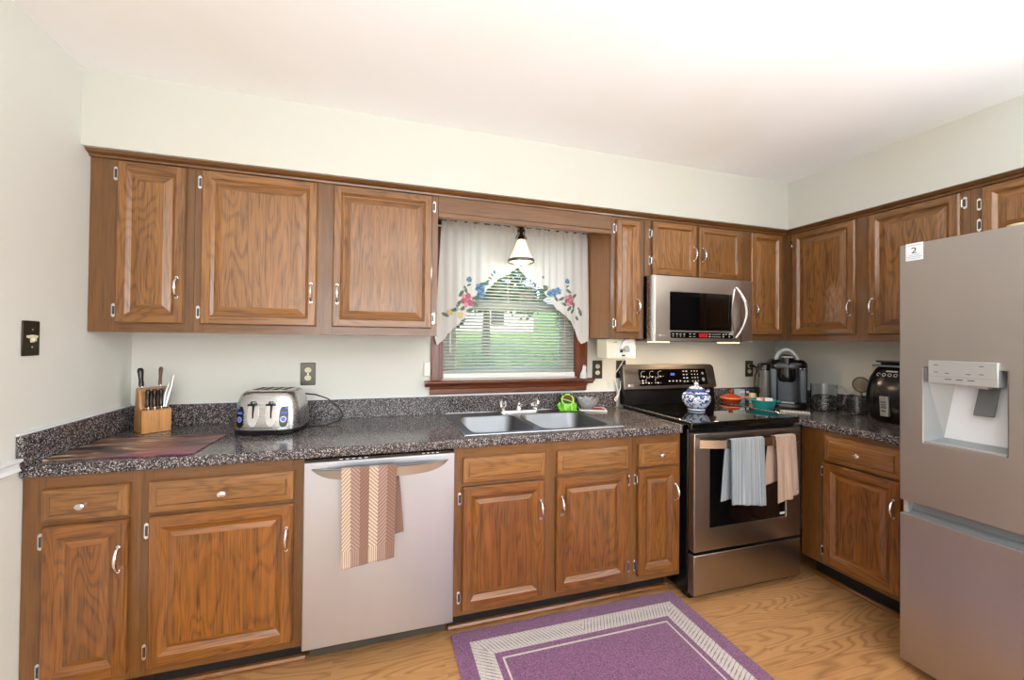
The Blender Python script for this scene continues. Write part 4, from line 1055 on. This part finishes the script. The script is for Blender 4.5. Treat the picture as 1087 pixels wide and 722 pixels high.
# ------------------------------------------------------------------ things behind the sink
fg = thing('frog_sponge_holder', 'bright green ceramic frog sponge holder behind the sink', 'figurine', (2.292, -.095, ZC + .0040), R(-12))
M['frog'] = mat('green_ceramic', (120, 206, 60), .2); M['frog_l'] = mat('pale_green_ceramic', (178, 226, 96), .2); M['teal'] = mat('dark_teal_sponge', (36, 84, 74), .8); M['maroon'] = mat('maroon_sponge', (110, 70, 48), .8)
t = MB(); t.loft([sellipse(0, 0, .044, .026, 0, 2.2), sellipse(0, 0, .048, .030, .012, 2.2), sellipse(0, .001, .044, .028, .034, 2.2), sellipse(0, .003, .034, .024, .046, 2.2)]); t.build('body', 'frog', fg, smooth=True, angle=70)
# gaping mouth ring
t = MB(); t.tube([(.036 * math.cos(a), -.014 + .008 * math.sin(a), .068 + .032 * math.sin(a)) for a in [2 * math.pi * k / 28 for k in range(29)]], .0055, 8); t.build('mouth_rim', 'frog_l', fg, smooth=True)
t = MB(); n = 24; t.loft([[(.034 * math.cos(a), y, .068 + .030 * math.sin(a)) for a in [2 * math.pi * k / n for k in range(n)]] for y in (-.012, .010)]); t.build('sponge', 'teal', fg, smooth=True, angle=40)
t = MB(); t.prism([(.030 * math.cos(a), .070 + .026 * math.sin(a)) for a in [math.pi * k / 12 - .35 for k in range(13)]], -.016, -.012, 0); t.build('scrub_pad', 'maroon', fg)
t = MB(); t.tube([(-.03, -.018, .074), (0, -.0185, .066), (.032, -.018, .056)], .0035, 6); t.build('tongue', 'frog_l', fg, smooth=True)
for s in (-1, 1):
    t = MB(); t.lathe([(0, -.012), (.009, -.009), (.013, 0), (.010, .008), (0, .012)], (s * .022, .002, .100), 14); t.build('eye', 'frog', fg, smooth=True)
    t = MB(); t.lathe([(0, -.008), (.006, -.006), (.008, 0), (.006, .006), (0, .008)], (s * .022, -.008, .102), 12); t.build('pupil', 'blackplastic', fg, smooth=True)
    t = MB(); t.tube([(s * .040, .004, .046), (s * .054, 0, .034), (s * .050, -.012, .016), (s * .042, -.026, .008)], [.010, .011, .009, .007], 10)
    for k in (-1, 0, 1): t.tube([(s * .042 + k * .006, -.022, .008), (s * .044 + k * .010, -.040, .005)], [.005, .004], 8)
    t.build('leg', 'frog', fg, smooth=True)
    t = MB(); t.tube([(s * .020, -.022, .040), (s * .022, -.032, .022), (s * .020, -.038, .006)], [.008, .006, .007], 8); t.build('arm', 'frog_l', fg, smooth=True)
tr_ = thing('drain_tray', 'small white rimmed tray holding the glass bowl behind the sink', 'tray', (2.470, -.095, ZT), R(-24))
MB().slab([-.085, -.078, .078, .085], [-.060, -.053, .053, .060], {(1, 1)}, .000, .010, xyf).build('rim', 'white_plastic', tr_, bevel=.002)
MB().box(-.0775, .0775, -.0525, .0525, .001, .004).build('surface', 'grey_panel', tr_)
MB().box(.000, .065, -.045, .040, .0042, .009).build('red_sponge', mat('red_scrubber', (150, 60, 60), .9), tr_, bevel=.002)
gb = MB(); prof = [(.0, 0), (.030, 0), (.032, .006), (.045, .020), (.060, .045), (.068, .072), (.064, .072), (.056, .046), (.040, .024), (.0, .010)]
rings = [[(r * (1 + (.05 * math.cos(10 * a) if r > .05 else 0)) * math.cos(a), r * (1 + (.05 * math.cos(10 * a) if r > .05 else 0)) * math.sin(a), z + (.004 * math.cos(10 * a) if z > .07 else 0)) for a in [2 * math.pi * k / 60 for k in range(60)]] for r, z in prof]
gb.loft(rings, 0); o = gb.build('glass_bowl', 'cut_glass', None, smooth=True, loc=(2.438, -.093, ZT + .0045)); tag(o, 'cut glass bowl with scalloped rim standing behind the sink', 'bowl')
# cat figurine on the sill
ca = thing('cat_figurine', 'small white cat figurine on the right end of window sill', 'figurine', (2.437, -.040, 1.1125), R(25))
M['cat'] = mat('white_porcelain', (226, 228, 232), .25)
t = MB(); t.loft([sellipse(0, 0, .026, .018, 0, 2), sellipse(0, 0, .030, .020, .010, 2), sellipse(.002, 0, .026, .018, .030, 2), sellipse(.006, 0, .016, .013, .050, 2), sellipse(.009, 0, .013, .012, .060, 2), sellipse(.010, 0, .015, .014, .070, 2), sellipse(.010, 0, .009, .009, .081, 2)])
for s in (-1, 1): t.lathe([(.005, 0), (.0, .013)], (.010 + s * .008, 0, .077), 8)
t.build('body', 'cat', ca, smooth=True, angle=70)
t = MB(); t.tube([(-.022, 0, .006), (-.036, -.006, .008), (-.034, -.014, .018), (-.024, -.016, .022)], .005, 8); t.build('tail', 'cat', ca, smooth=True)

# can opener under the cabinet and its cord
co = thing('can_opener', 'white electric can opener mounted under the upper cabinet', 'can opener', (2.572, -.215, 1.248))
MB().box(-.1, .103, -.038, .075, 0, .122).build('housing', mat('yellowed_white_plastic', (238, 232, 212), .35), co, bevel=.006, seg=3)
t = MB(); t.prism([(-.062, .012), (.088, .012), (.080, .090), (.060, .112), (-.018, .112), (-.030, .070)], -.038, -.044, 0); t.build('face_plate', 'white_plastic', co, bevel=.001)
t = MB(); t.prism([(-.02, .062), (.0, .060), (.062, .116), (.066, .124), (.010, .118), (-.010, .090)], -.044, -.062, 0); t.build('lever', 'white_plastic', co, bevel=.003)
t = MB(); t.tube([(.020, -.044, .064), (.020, -.070, .064)], .018, 18); t.tube([(.042, -.044, .052), (.042, -.060, .052)], .010, 14); t.build('drive_wheel', 'silver', co, smooth=True, angle=40)
MB().box(-.012, .006, -.0455, -.0435, .038, .056).build('blade_guard', 'ink', co)
MB().box(.0, .024, -.0455, -.0435, .016, .026).build('badge', 'ink', co)
MB().box(-.05, -.03, -.0388, -.0378, .100, .103).build('logo_mark', 'ink', co)
cd = MB().tube([(2.640, -.19, 1.252), (2.655, -.13, 1.20), (2.668, -.05, 1.14), (2.672, -.045, 1.09), (2.690, -.045, 1.04), (2.700, -.045, 1.005), (2.685, -.050, .975), (2.670, -.050, .958), (2.664, -.050, .965), (2.672, -.050, .980), (2.695, -.045, 1.000), (2.715, -.040, 1.04), (2.722, -.036, 1.10), (2.735, -.030, 1.170), (2.744, -.012, 1.186)], .0036, 8).build('cord', 'white_plastic', None, smooth=True); adopt(cd, co)

# ------------------------------------------------------------------ teapot on the cooktop
def teapot_mat():
    m = mat('blue_white_porcelain', (220, 226, 236), .12); nt, b = start(m)
    n = noise(ocoord((1, 1, 1), False), 55, 3, .65, .6); x, y, z = xyz(ocoord((1, 1, 1), False))
    c = mixc(smooth(n, .50, .54), srgb(222, 228, 238), srgb(38, 62, 132))
    band = z.gt(.098) * z.lt(.106) + z.gt(.012) * z.lt(.018) + z.gt(.115) * z.lt(.135)
    c = mixc(band.clamp(), c, srgb(58, 84, 150)); c = mixc(z.lt(.012), c, srgb(222, 226, 232))
    link(c, b.inputs['Base Color']); return m
M['delft'] = teapot_mat()
tp = thing('teapot', 'blue and white patterned porcelain teapot on the cooktop', 'teapot', (3.045, -.348, .9342), R(12))
t = MB(); t.lathe([(.0, 0), (.046, 0), (.050, .006), (.046, .014), (.062, .030), (.078, .055), (.082, .072), (.078, .090), (.064, .106), (.050, .114), (.046, .118)], (0, 0, 0), 40); t.build('pot', 'delft', tp, smooth=True, angle=60)
t = MB(); t.lathe([(.052, .116), (.053, .120), (.046, .132), (.030, .144), (.012, .150), (.008, .154), (.013, .162), (.011, .170), (.0, .173)], (0, 0, 0), 32); t.build('lid', 'delft', tp, smooth=True, angle=60)
t = MB(); t.tube([(.068, 0, .050), (.090, 0, .062), (.104, 0, .086), (.112, 0, .108), (.124, 0, .120)], [.018, .015, .011, .009, .010], 14); t.build('spout', 'delft', tp, smooth=True)
t = MB(); t.tube([(-.062, 0, .104), (-.090, 0, .118), (-.112, 0, .108), (-.120, 0, .084), (-.108, 0, .056), (-.076, 0, .036)], [.007, .0075, .008, .008, .0075, .007], 10); t.build('handle', 'delft', tp, smooth=True)

# ------------------------------------------------------------------ right counter things
rd = thing('casserole_dish', 'small red-brown lidded dish with side handle at the rear right of the range', 'dish', (3.568, -.122, ZT), R(-8))
M['terra'] = mat('red_glazed_stoneware', (168, 62, 30), .15); M['terral'] = mat('tan_glaze', (214, 150, 104), .3)
t = MB(); t.lathe([(.0, 0), (.036, 0), (.040, .004), (.060, .026), (.068, .044), (.066, .044)], (0, 0, 0), 32); t.build('pot', 'terra', rd, smooth=True, angle=60)
t = MB(); t.lathe([(.066, .0445), (.070, .046), (.070, .051), (.066, .053)], (0, 0, 0), 32); t.build('rim', 'terral', rd, smooth=True)
t = MB(); t.lathe([(.065, .053), (.050, .066), (.026, .074), (.010, .076), (.009, .082), (.015, .088), (.013, .098), (0, .100)], (0, 0, 0), 32); t.build('lid', 'terra', rd, smooth=True, angle=60)
t = MB(); t.tube([(.066, 0, .046), (.10, 0, .048), (.150, 0, .050)], [.008, .007, .009], 10); t.build('handle', 'terral', rd, smooth=True)
def tin(x, y, w_, d__, h_, m1, label, cat='tin', name='spice_tin', m2=None):
    o = thing(name, label, cat, (x, y, ZT)); MB().box(-w_ / 2, w_ / 2, -d__ / 2, d__ / 2, 0, h_).build('box', m1, o, bevel=.002)
    if m2: MB().box(-w_ / 2 + .002, w_ / 2 - .002, -d__ / 2 - .001, d__ / 2 + .001, h_ * .75, h_ * .9).build('label_band', m2, o)
tin(3.700, -.075, .046, .05, .100, mat('pale_blue_card', (176, 196, 214), .5), 'pale blue box behind the red dish by the backsplash', 'box', 'small_box', 'paper')
tin(3.748, -.075, .026, .05, .098, mat('navy_card', (40, 52, 84), .4), 'narrow navy blue box between pale box and cream jars', 'box', 'small_box', 'paper')
M['creamjar'] = mat('cream_jar_contents', (222, 212, 170), .35); M['greenlid'] = mat('dark_lid', (30, 34, 32), .3)
for k, (x, h_) in enumerate(((3.790, .088), (3.842, .090), (3.790, .094))):
    o = thing('spice_jar', ('cream jar with dark lid, leftmost behind turquoise bowl', 'cream jar with dark lid, middle one behind turquoise bowl', 'cream jar with dark lid, in front of the other two')[k], 'jar', (x, -.050 if k < 2 else -.105, ZT), 0, 'cream jars behind the turquoise bowl')
    MB().lathe([(.0, 0), (.025, 0), (.026, .004), (.026, h_ - .03), (.020, h_ - .018)], (0, 0, 0), 20).build('jar', 'creamjar', o, smooth=True, angle=50)
    MB().lathe([(.022, h_ - .018), (.022, h_ + .002), (.0, h_ + .003)], (0, 0, 0), 20).build('lid', 'greenlid', o, smooth=True, angle=50)
tb = thing('casserole_bowl', 'turquoise glazed bowl full of sweetener packets by the range', 'bowl', (3.588, -.352, ZT), R(-40))
M['turq'] = mat('turquoise_glaze', (34, 138, 142), .15)
t = MB(); t.lathe([(.0, 0), (.050, 0), (.054, .004), (.064, .040), (.070, .062), (.073, .064), (.072, .068), (.066, .066), (.060, .040), (.050, .010), (.0, .008)], (0, 0, 0), 36); t.build('bowl', 'turq', tb, smooth=True, angle=60)
for s in (-1, 1):
    t = MB(); t.tube([(s * .068, -.022, .060), (s * .090, -.014, .062), (s * .094, 0, .062), (s * .090, .014, .062), (s * .068, .022, .060)], .005, 8); t.build('handle', 'turq', tb, smooth=True)
M['pink'] = mat('pink_packet', (214, 150, 150), .6); M['grnp'] = mat('green_packet', (70, 130, 100), .6)
for k, (dx, dy, rz, mm, w1) in enumerate(((-.040, -.01, 20, 'paper', 'white packet at the left in the turquoise bowl'), (-.016, .012, -30, 'pink', 'pink packet left of centre in turquoise bowl'), (.004, -.020, 60, 'paper', 'white packet at the front of the turquoise bowl'), (.024, .010, 10, 'grnp', 'green packet standing in the turquoise bowl'), (.042, -.008, -50, 'paper', 'white packet at the right in the turquoise bowl'), (.014, .032, 35, 'pink', 'pink packet at the back of turquoise bowl'))):
    o = MB(); o.add([(-.022, -.002, 0), (.022, -.002, 0), (.022, .002, 0), (-.022, .002, 0), (-.022, -.0005, .045), (.022, -.0005, .045), (.022, .0005, .045), (-.022, .0005, .045), (-.022, -.004, .02), (.022, -.004, .02)], [(0, 1, 9, 8), (8, 9, 5, 4), (3, 7, 6, 2), (4, 5, 6, 7), (0, 3, 2, 1), (0, 8, 4, 7, 3), (1, 2, 6, 5, 9)])
    o = o.build('sweetener_packet', mm, None, loc=(3.588 + dx * .8, -.352 + dy * .8, ZT + .036), rot=(R(-22 + 9 * k), 0, R(rz))); tag(o, w1, 'packet', 'packets in the turquoise bowl')

# coffee maker, turned towards the room
km = thing('coffee_maker', 'black single-cup coffee maker with grey ring handle in corner', 'coffee maker', (3.868, -.268, ZT), R(-46))
M['kgrey'] = mat('dark_grey_gloss', (62, 68, 76), .18, .4)
t = MB(); t.loft([rrect(.018, -.01, .098, .120, .05, 0), rrect(.018, -.01, .100, .122, .05, .006), rrect(.018, -.01, .100, .122, .05, .030), rrect(.018, -.01, .094, .116, .05, .036)]); t.build('base', 'blackplastic', km, smooth=True, angle=50)
t = MB(); t.loft([rrect(.018, .050, .100, .066, .035, .036), rrect(.018, .050, .102, .068, .035, .275)]); t.build('column', 'kgrey', km, smooth=True, angle=50)
t = MB(); t.loft([rrect(.018, 0, .104, .112, .045, .268), rrect(.018, 0, .108, .114, .05, .280), rrect(.018, .000, .106, .110, .05, .305), rrect(.018, .004, .092, .098, .05, .325), rrect(.018, .006, .06, .066, .04, .333)]); t.build('head', 'blackplastic', km, smooth=True, angle=50)
for s in (-1, 1):
    x0 = .018 + s * .080
    MB().box(x0 - .024, x0 + .024, -.096, .04, .036, .272).build('front_wing', 'kgrey', km, bevel=.012, seg=4)
t = MB(); t.lathe([(.0, .175), (.034, .177), (.046, .192), (.050, .215), (.046, .245), (.040, .300), (.044, .330), (.042, .352), (.030, .362), (.0, .364)], (.012, -.072, 0), 32); t.build('brew_head', 'blackplastic', km, smooth=True, angle=60)
t = MB(); t.tube([(.012 + .060 * math.cos(a), -.070 + .03 * math.sin(a), .305 + .090 * math.sin(a)) for a in [math.pi * k / 20 for k in range(-2, 23)]], .0115, 10); t.build('ring_handle', mat('light_grey_plastic', (190, 196, 202), .3), km, smooth=True)
MB().box(-.028, .052, -.120, -.108, .338, .356).build('badge_plate', 'blackplastic', km, bevel=.003)
text(km, 'lettering', 'KEURIG', .014, (.012, -.1206, .347), UPR, 'print', .0002)
t = MB(); t.loft([rrect(-.108, .02, .028, .10, .024, .012), rrect(-.108, .02, .030, .102, .026, .25), ]); t.build('water_reservoir', 'reservoir', km, smooth=True, angle=50)
t = MB(); t.loft([rrect(-.113, .02, .031, .103, .026, .25), rrect(-.110, .02, .031, .100, .026, .285), rrect(-.104, .02, .022, .08, .02, .298)]); t.build('reservoir_lid', 'blackplastic', km, smooth=True, angle=50)
MB().box(-.138, -.088, -.06, .10, 0, .011).build('reservoir_base', 'blackplastic', km)
MB().box(-.022, .050, -.105, -.040, .0365, .040).build('drip_grate', 'silver', km)
t = MB(); 
for x in (.076, .096): t.box(x, x + .010, -.1142, -.110, .268, .273)
t.build('button_marks', 'print', km)
cd = MB().tube([(3.872, -.010, 1.180), (3.872, -.040, 1.182), (3.880, -.060, 1.17), (3.886, -.060, 1.14), (3.880, -.05, 1.11), (3.885, -.04, 1.05), (3.90, -.03, .96), (3.905, -.06, .925)], [.010, .010, .005, .004, .0035, .0035, .0035, .0035], 8).build('cord', 'rubber', None, smooth=True); adopt(cd, km)
o = thing('scrub_pad', 'small flat white and grey pad lying before the coffee maker', 'pad', (3.700, -.470, ZT), R(-48))
MB().box(-.075, .075, -.026, .026, 0, .008).build('pad_base', 'paper', o, bevel=.003)
t = MB()
for k in range(9): t.box(-.068 + k * .016, -.061 + k * .016, -.0255, .0255, .0082, .0098)
t.build('ribs', 'grey_panel', o)
# glass pitcher
gp = thing('glass_pitcher', 'clear glass measuring pitcher with handle on the right counter', 'pitcher', (3.985, -.452, ZT), R(-35))
t = MB(); t.lathe([(.0, .0), (.066, .0), (.069, .004), (.070, .165), (.073, .172), (.0705, .172), (.0665, .164), (.0655, .010), (.0, .008)], (0, 0, 0), 40); t.build('vessel', 'glass', gp, smooth=True, angle=60)
t = MB(); t.tube([(.067, 0, .150), (.092, 0, .156), (.112, 0, .140), (.112, 0, .08), (.096, 0, .050), (.067, 0, .044)], .007, 10); t.build('handle', 'glass', gp, smooth=True)
t = MB()
for z in (.05, .075, .10, .125): t.add([(.0702 * math.cos(a), .0702 * math.sin(a), z + h_) for a in (R(-110), R(-100), R(-90)) for h_ in (0, .0025)], [(0, 2, 3, 1), (2, 4, 5, 3)])
t.build('measure_marks', 'print', gp)
o = thing('teaspoon', 'small steel spoon lying between the pitcher and the canister', 'spoon', (4.02, -.568, ZT + .004), R(-20))
t = MB(); t.tube([(-.055, 0, .003), (0, 0, .004), (.04, 0, .002)], [.004, .0025, .003], 8); t.loft([[(.055 + .017 * math.cos(a), .011 * math.sin(a), z) for a in [2 * math.pi * k / 16 for k in range(16)]] for z in (-.003, .002)]); t.build('spoon', 'chrome', o, smooth=True)
# glass canister with opened lid
gc = thing('glass_canister', 'clear glass canister with smoky round lid flipped up', 'canister', (4.045, -.605, ZT), R(-92))
t = MB(); t.lathe([(.0, 0), (.040, 0), (.046, .006), (.050, .05), (.046, .095), (.040, .110), (.044, .118), (.041, .118), (.036, .110), (.042, .094), (.046, .05), (.042, .010), (.0, .006)], (0, 0, 0), 32); t.build('jar', 'glass', gc, smooth=True)
t = MB(); n = 32; t.loft([[(r * math.cos(a), .030 + y, .182 + r * math.sin(a)) for a in [2 * math.pi * k / n for k in range(n)]] for r, y in ((.042, -.003), (.046, -.003), (.046, .005), (.042, .005))], 0); t.build('lid', 'smoke', gc, smooth=True, angle=40)
t = MB(); t.tube([(.046 * math.cos(a), .031, .182 + .046 * math.sin(a)) for a in [2 * math.pi * k / 32 for k in range(33)]], .004, 8); t.build('lid_rim', mat('dark_seal', (56, 54, 50), .4), gc, smooth=True)
t = MB(); t.tube([(0, .031, .138), (0, .036, .120), (0, .040, .108)], .006, 8); t.build('hinge', 'smoke', gc, smooth=True)
# air fryer (faces the room, -x)
af = thing('air_fryer', 'glossy black rounded air fryer beside the refrigerator', 'air fryer', (3.985, -.872, ZT), R(-90))
def ar(z, rx, ry, cy=0): return sellipse(0, cy, rx, ry, z, 3.2, 56)
t = MB(); t.loft([ar(0, .105, .100), ar(.012, .125, .118), ar(.05, .142, .134), ar(.12, .150, .142), ar(.19, .146, .138), ar(.25, .134, .126), ar(.298, .112, .106), ar(.312, .100, .094)]); t.build('housing', 'blackplastic', af, smooth=True, angle=60)
t = MB(); t.loft([ar(.312, .124, .118), ar(.322, .126, .120)]); t.build('collar', mat('blue_grey_plastic', (120, 134, 142), .25), af, smooth=True, angle=50)
t = MB(); t.loft([ar(.322, .090, .085), ar(.334, .094, .09), ar(.336, .112, .10), ar(.344, .114, .10)]); t.build('top_vent', 'blackplastic', af, smooth=True, angle=50)
def afy(x, z):
    ry = lerp_poly([(0, .100), (.012, .118), (.05, .134), (.12, .142), (.19, .138), (.25, .126), (.298, .106)], z); rx = lerp_poly([(0, .105), (.012, .125), (.05, .142), (.12, .150), (.19, .146), (.25, .134), (.298, .112)], z)
    return -ry * (1 - min(.97, abs(x) / rx) ** 3.2) ** (1 / 3.2)
x0 = -.018
MB().add([(x0 - .020, afy(x0, .045) - .016, .040), (x0 + .020, afy(x0, .045) - .016, .040), (x0 + .020, afy(x0, .15) - .016, .150), (x0 - .020, afy(x0, .15) - .016, .150), (x0 - .020, -.09, .040), (x0 + .020, -.09, .040), (x0 + .020, -.09, .150), (x0 - .020, -.09, .150)], [(0, 1, 2, 3), (0, 4, 5, 1), (1, 5, 6, 2), (2, 6, 7, 3), (3, 7, 4, 0), (4, 7, 6, 5)]).build('basket_handle', 'silver', af, bevel=.003)
t = MB()
for z_, h_, w_ in ((.119, .005, .022), (.104, .004, .020), (.097, .003, .014), (.088, .005, .022), (.070, .005, .020)):
    t.box(x0 - w_ / 2 - .001, x0 + w_ / 2 - .001, afy(x0, z_) - .0185, afy(x0, z_) - .004, z_ - h_ / 2, z_ + h_ / 2)
t.build('dark_marks', 'ink', af)
t = MB()
for k in range(6):
    x = -.062 + k * .026; y = afy(x, .272) - .002
    n = 14; t.add([(x + r_ * math.cos(2 * math.pi * j / n), y - .001 + (.272 - (.272 + r_ * math.sin(2 * math.pi * j / n))) * -.32, .268 + r_ * math.sin(2 * math.pi * j / n)) for r_ in (.009, .0065) for j in range(n)], [(j, (j + 1) % n, n + (j + 1) % n, n + j) for j in range(n)])
t.build('touch_icons', 'print', af)
t = MB(); t.add([(-.03, afy(0, .29) - .003, .284), (.02, afy(0, .29) - .003, .284), (.02, afy(0, .297) - .002, .292), (-.03, afy(0, .297) - .002, .292)], [(0, 1, 2, 3)]); t.build('brand_strip', 'print', af)

# ------------------------------------------------------------------ outside, seen through the blinds
gm = mat('lawn', (120, 168, 70), .9); nt_, b_ = start(gm); n = noise(ocoord((1, 1, 1), False), 3, 4, .7); link(mixc(n, srgb(84, 124, 58), srgb(160, 186, 104)), b_.inputs['Base Color'])
t = MB(); t.add([(-20, .5, -.4), (34, .5, -.4), (34, 6, -.2), (-20, 6, -.2), (34, 30, 4.2), (-20, 30, 4.2)], [(0, 1, 2, 3), (3, 2, 4, 5)])
o = t.build('lawn_ground', gm); o['kind'] = 'structure'; o['label'] = 'sloping lawn outside the window'
def leaf_mat(name, c1, c2):
    m = mat(name, c1, .6); nt, b = start(m); n = noise(ocoord((1, 1, 1)), 9, 2); link(mixc(n, srgb(*c1), srgb(*c2)), b.inputs['Base Color']); return m
M['leaf_a'] = leaf_mat('leaves_mid_green', (70, 108, 48), (120, 152, 78)); M['leaf_b'] = leaf_mat('leaves_dark_green', (40, 72, 44), (84, 118, 76)); M['bark'] = mat('bark', (74, 60, 48), .9)
def tree(label, x, y, z0, ht, rad, cz, mt, n=1500, cat='tree', name='garden_tree', trunk=True, sz=.09):
    o = thing(name, label, cat, (x, y, z0)); rn = random.Random(int(x * 91 + y * 13)); t = MB()
    cl = [(rn.uniform(-1, 1) * rad * .6, rn.uniform(-1, 1) * rad * .6, cz + rn.uniform(-.55, .55) * rad * .9) for _ in range(9)]
    for k in range(n):
        c = cl[k % 9]; v = Vector((rn.gauss(0, 1), rn.gauss(0, 1), rn.gauss(0, 1))).normalized() * rad * .55 * rn.uniform(.6, 1)
        p = Vector(c) + v
        if p.z < .02: continue
        a = Vector((rn.gauss(0, 1), rn.gauss(0, 1), rn.gauss(0, 1))).normalized(); b = a.orthogonal().normalized(); s = sz * rn.uniform(.6, 1.2)
        t.add([p - a * s, p + b * s * .5, p + a * s, p - b * s * .5], [(0, 1, 2, 3)])
    t.build('foliage', mt, o)
    if trunk: MB().tube([(0, 0, 0), (.02, 0, ht * .4), (.05, .03, ht * .8)], [rad * .09, rad * .07, rad * .03], 8).build('trunk', 'bark', o, smooth=True)
tree('leafy shrub low outside the window at the right', 4.1, 4.3, -.25, .8, .75, .75, 'leaf_a', 1500, 'shrub', 'garden_shrub', False, .06)
tree('low dark shrub outside the window at the left', 2.1, 4.4, -.25, .6, .6, .42, 'leaf_b', 1100, 'shrub', 'garden_shrub', False, .06)
tree('pale green shrub in the middle outside the window', 2.95, 3.6, -.25, .7, .42, .55, 'leaf_a', 900, 'shrub', 'garden_shrub', False, .05)
tree('small bushy shrub beyond the garden chair outside the window', 3.35, 5.6, -.2, .8, .6, .7, 'leaf_b', 1100, 'shrub', 'garden_shrub', False, .07)
tree('tree with hanging branches outside at the right', 6.9, 7.2, -.0, 3.0, 1.2, 2.3, 'leaf_a', 2600, sz=.13)
tree('dark tree filling the upper middle of the window view', 4.6, 10.0, .4, 4.0, 1.7, 3.3, 'leaf_b', 3000, sz=.16)
tree('dark tree at the left of the window view', 2.1, 6.6, .0, 3.0, 1.0, 2.3, 'leaf_b', 2600, sz=.14)
tree('far tree behind the pale house at the right', 13.5, 16, 1.8, 5, 2.4, 3.4, 'leaf_b', 2200, sz=.25)
tree('far tree behind the pale house at the left', 5.2, 26, 3.4, 6, 2.6, 3.4, 'leaf_b', 2200, sz=.28)
hs = thing('neighbour_house', 'low pinkish white house across the lawn', 'house', (6.6, 17.0, 2.2))
MB().box(-3.2, 2.6, 0, 4, -.6, 1.05).build('wall', mat('pinkish_siding', (232, 206, 196), .8), hs)
t = MB(); t.prism([(-3.5, 1.05), (2.9, 1.05), (2.4, 2.0), (-3.0, 2.0)], -.3, 4.3, 0); t.build('roof', mat('brown_shingles', (112, 84, 76), .9), hs)
for x in (-1.6, .6): MB().box(x - .35, x + .35, -.03, .0, -.0, .7).build('window', 'ink', hs)
bn = thing('garden_chair', 'pale blue-grey garden lounge chair outside the window at left', 'chair', (2.15, 2.5, -.33), R(-30))
M['bluegrey'] = mat('pale_blue_grey_paint', (168, 186, 200), .6)
t = MB()
for k in range(6): t.prism([(-.30, .42), (-.30, .39), (.35, .36), (.80, 1.36), (.77, 1.375), (.33, .39)], -.38 + k * .13, -.38 + k * .13 + .10, 0)
t.build('slats', 'bluegrey', bn)
for a in (-.24, .30):
    for b in (-.36, .38): MB().box(a - .025, a + .025, b - .02, b + .02, 0, .40).build('leg', 'bluegrey', bn)
for b in (-.42, .42): MB().box(-.32, .42, b - .03, b + .03, .58, .61).build('arm', 'bluegrey', bn)
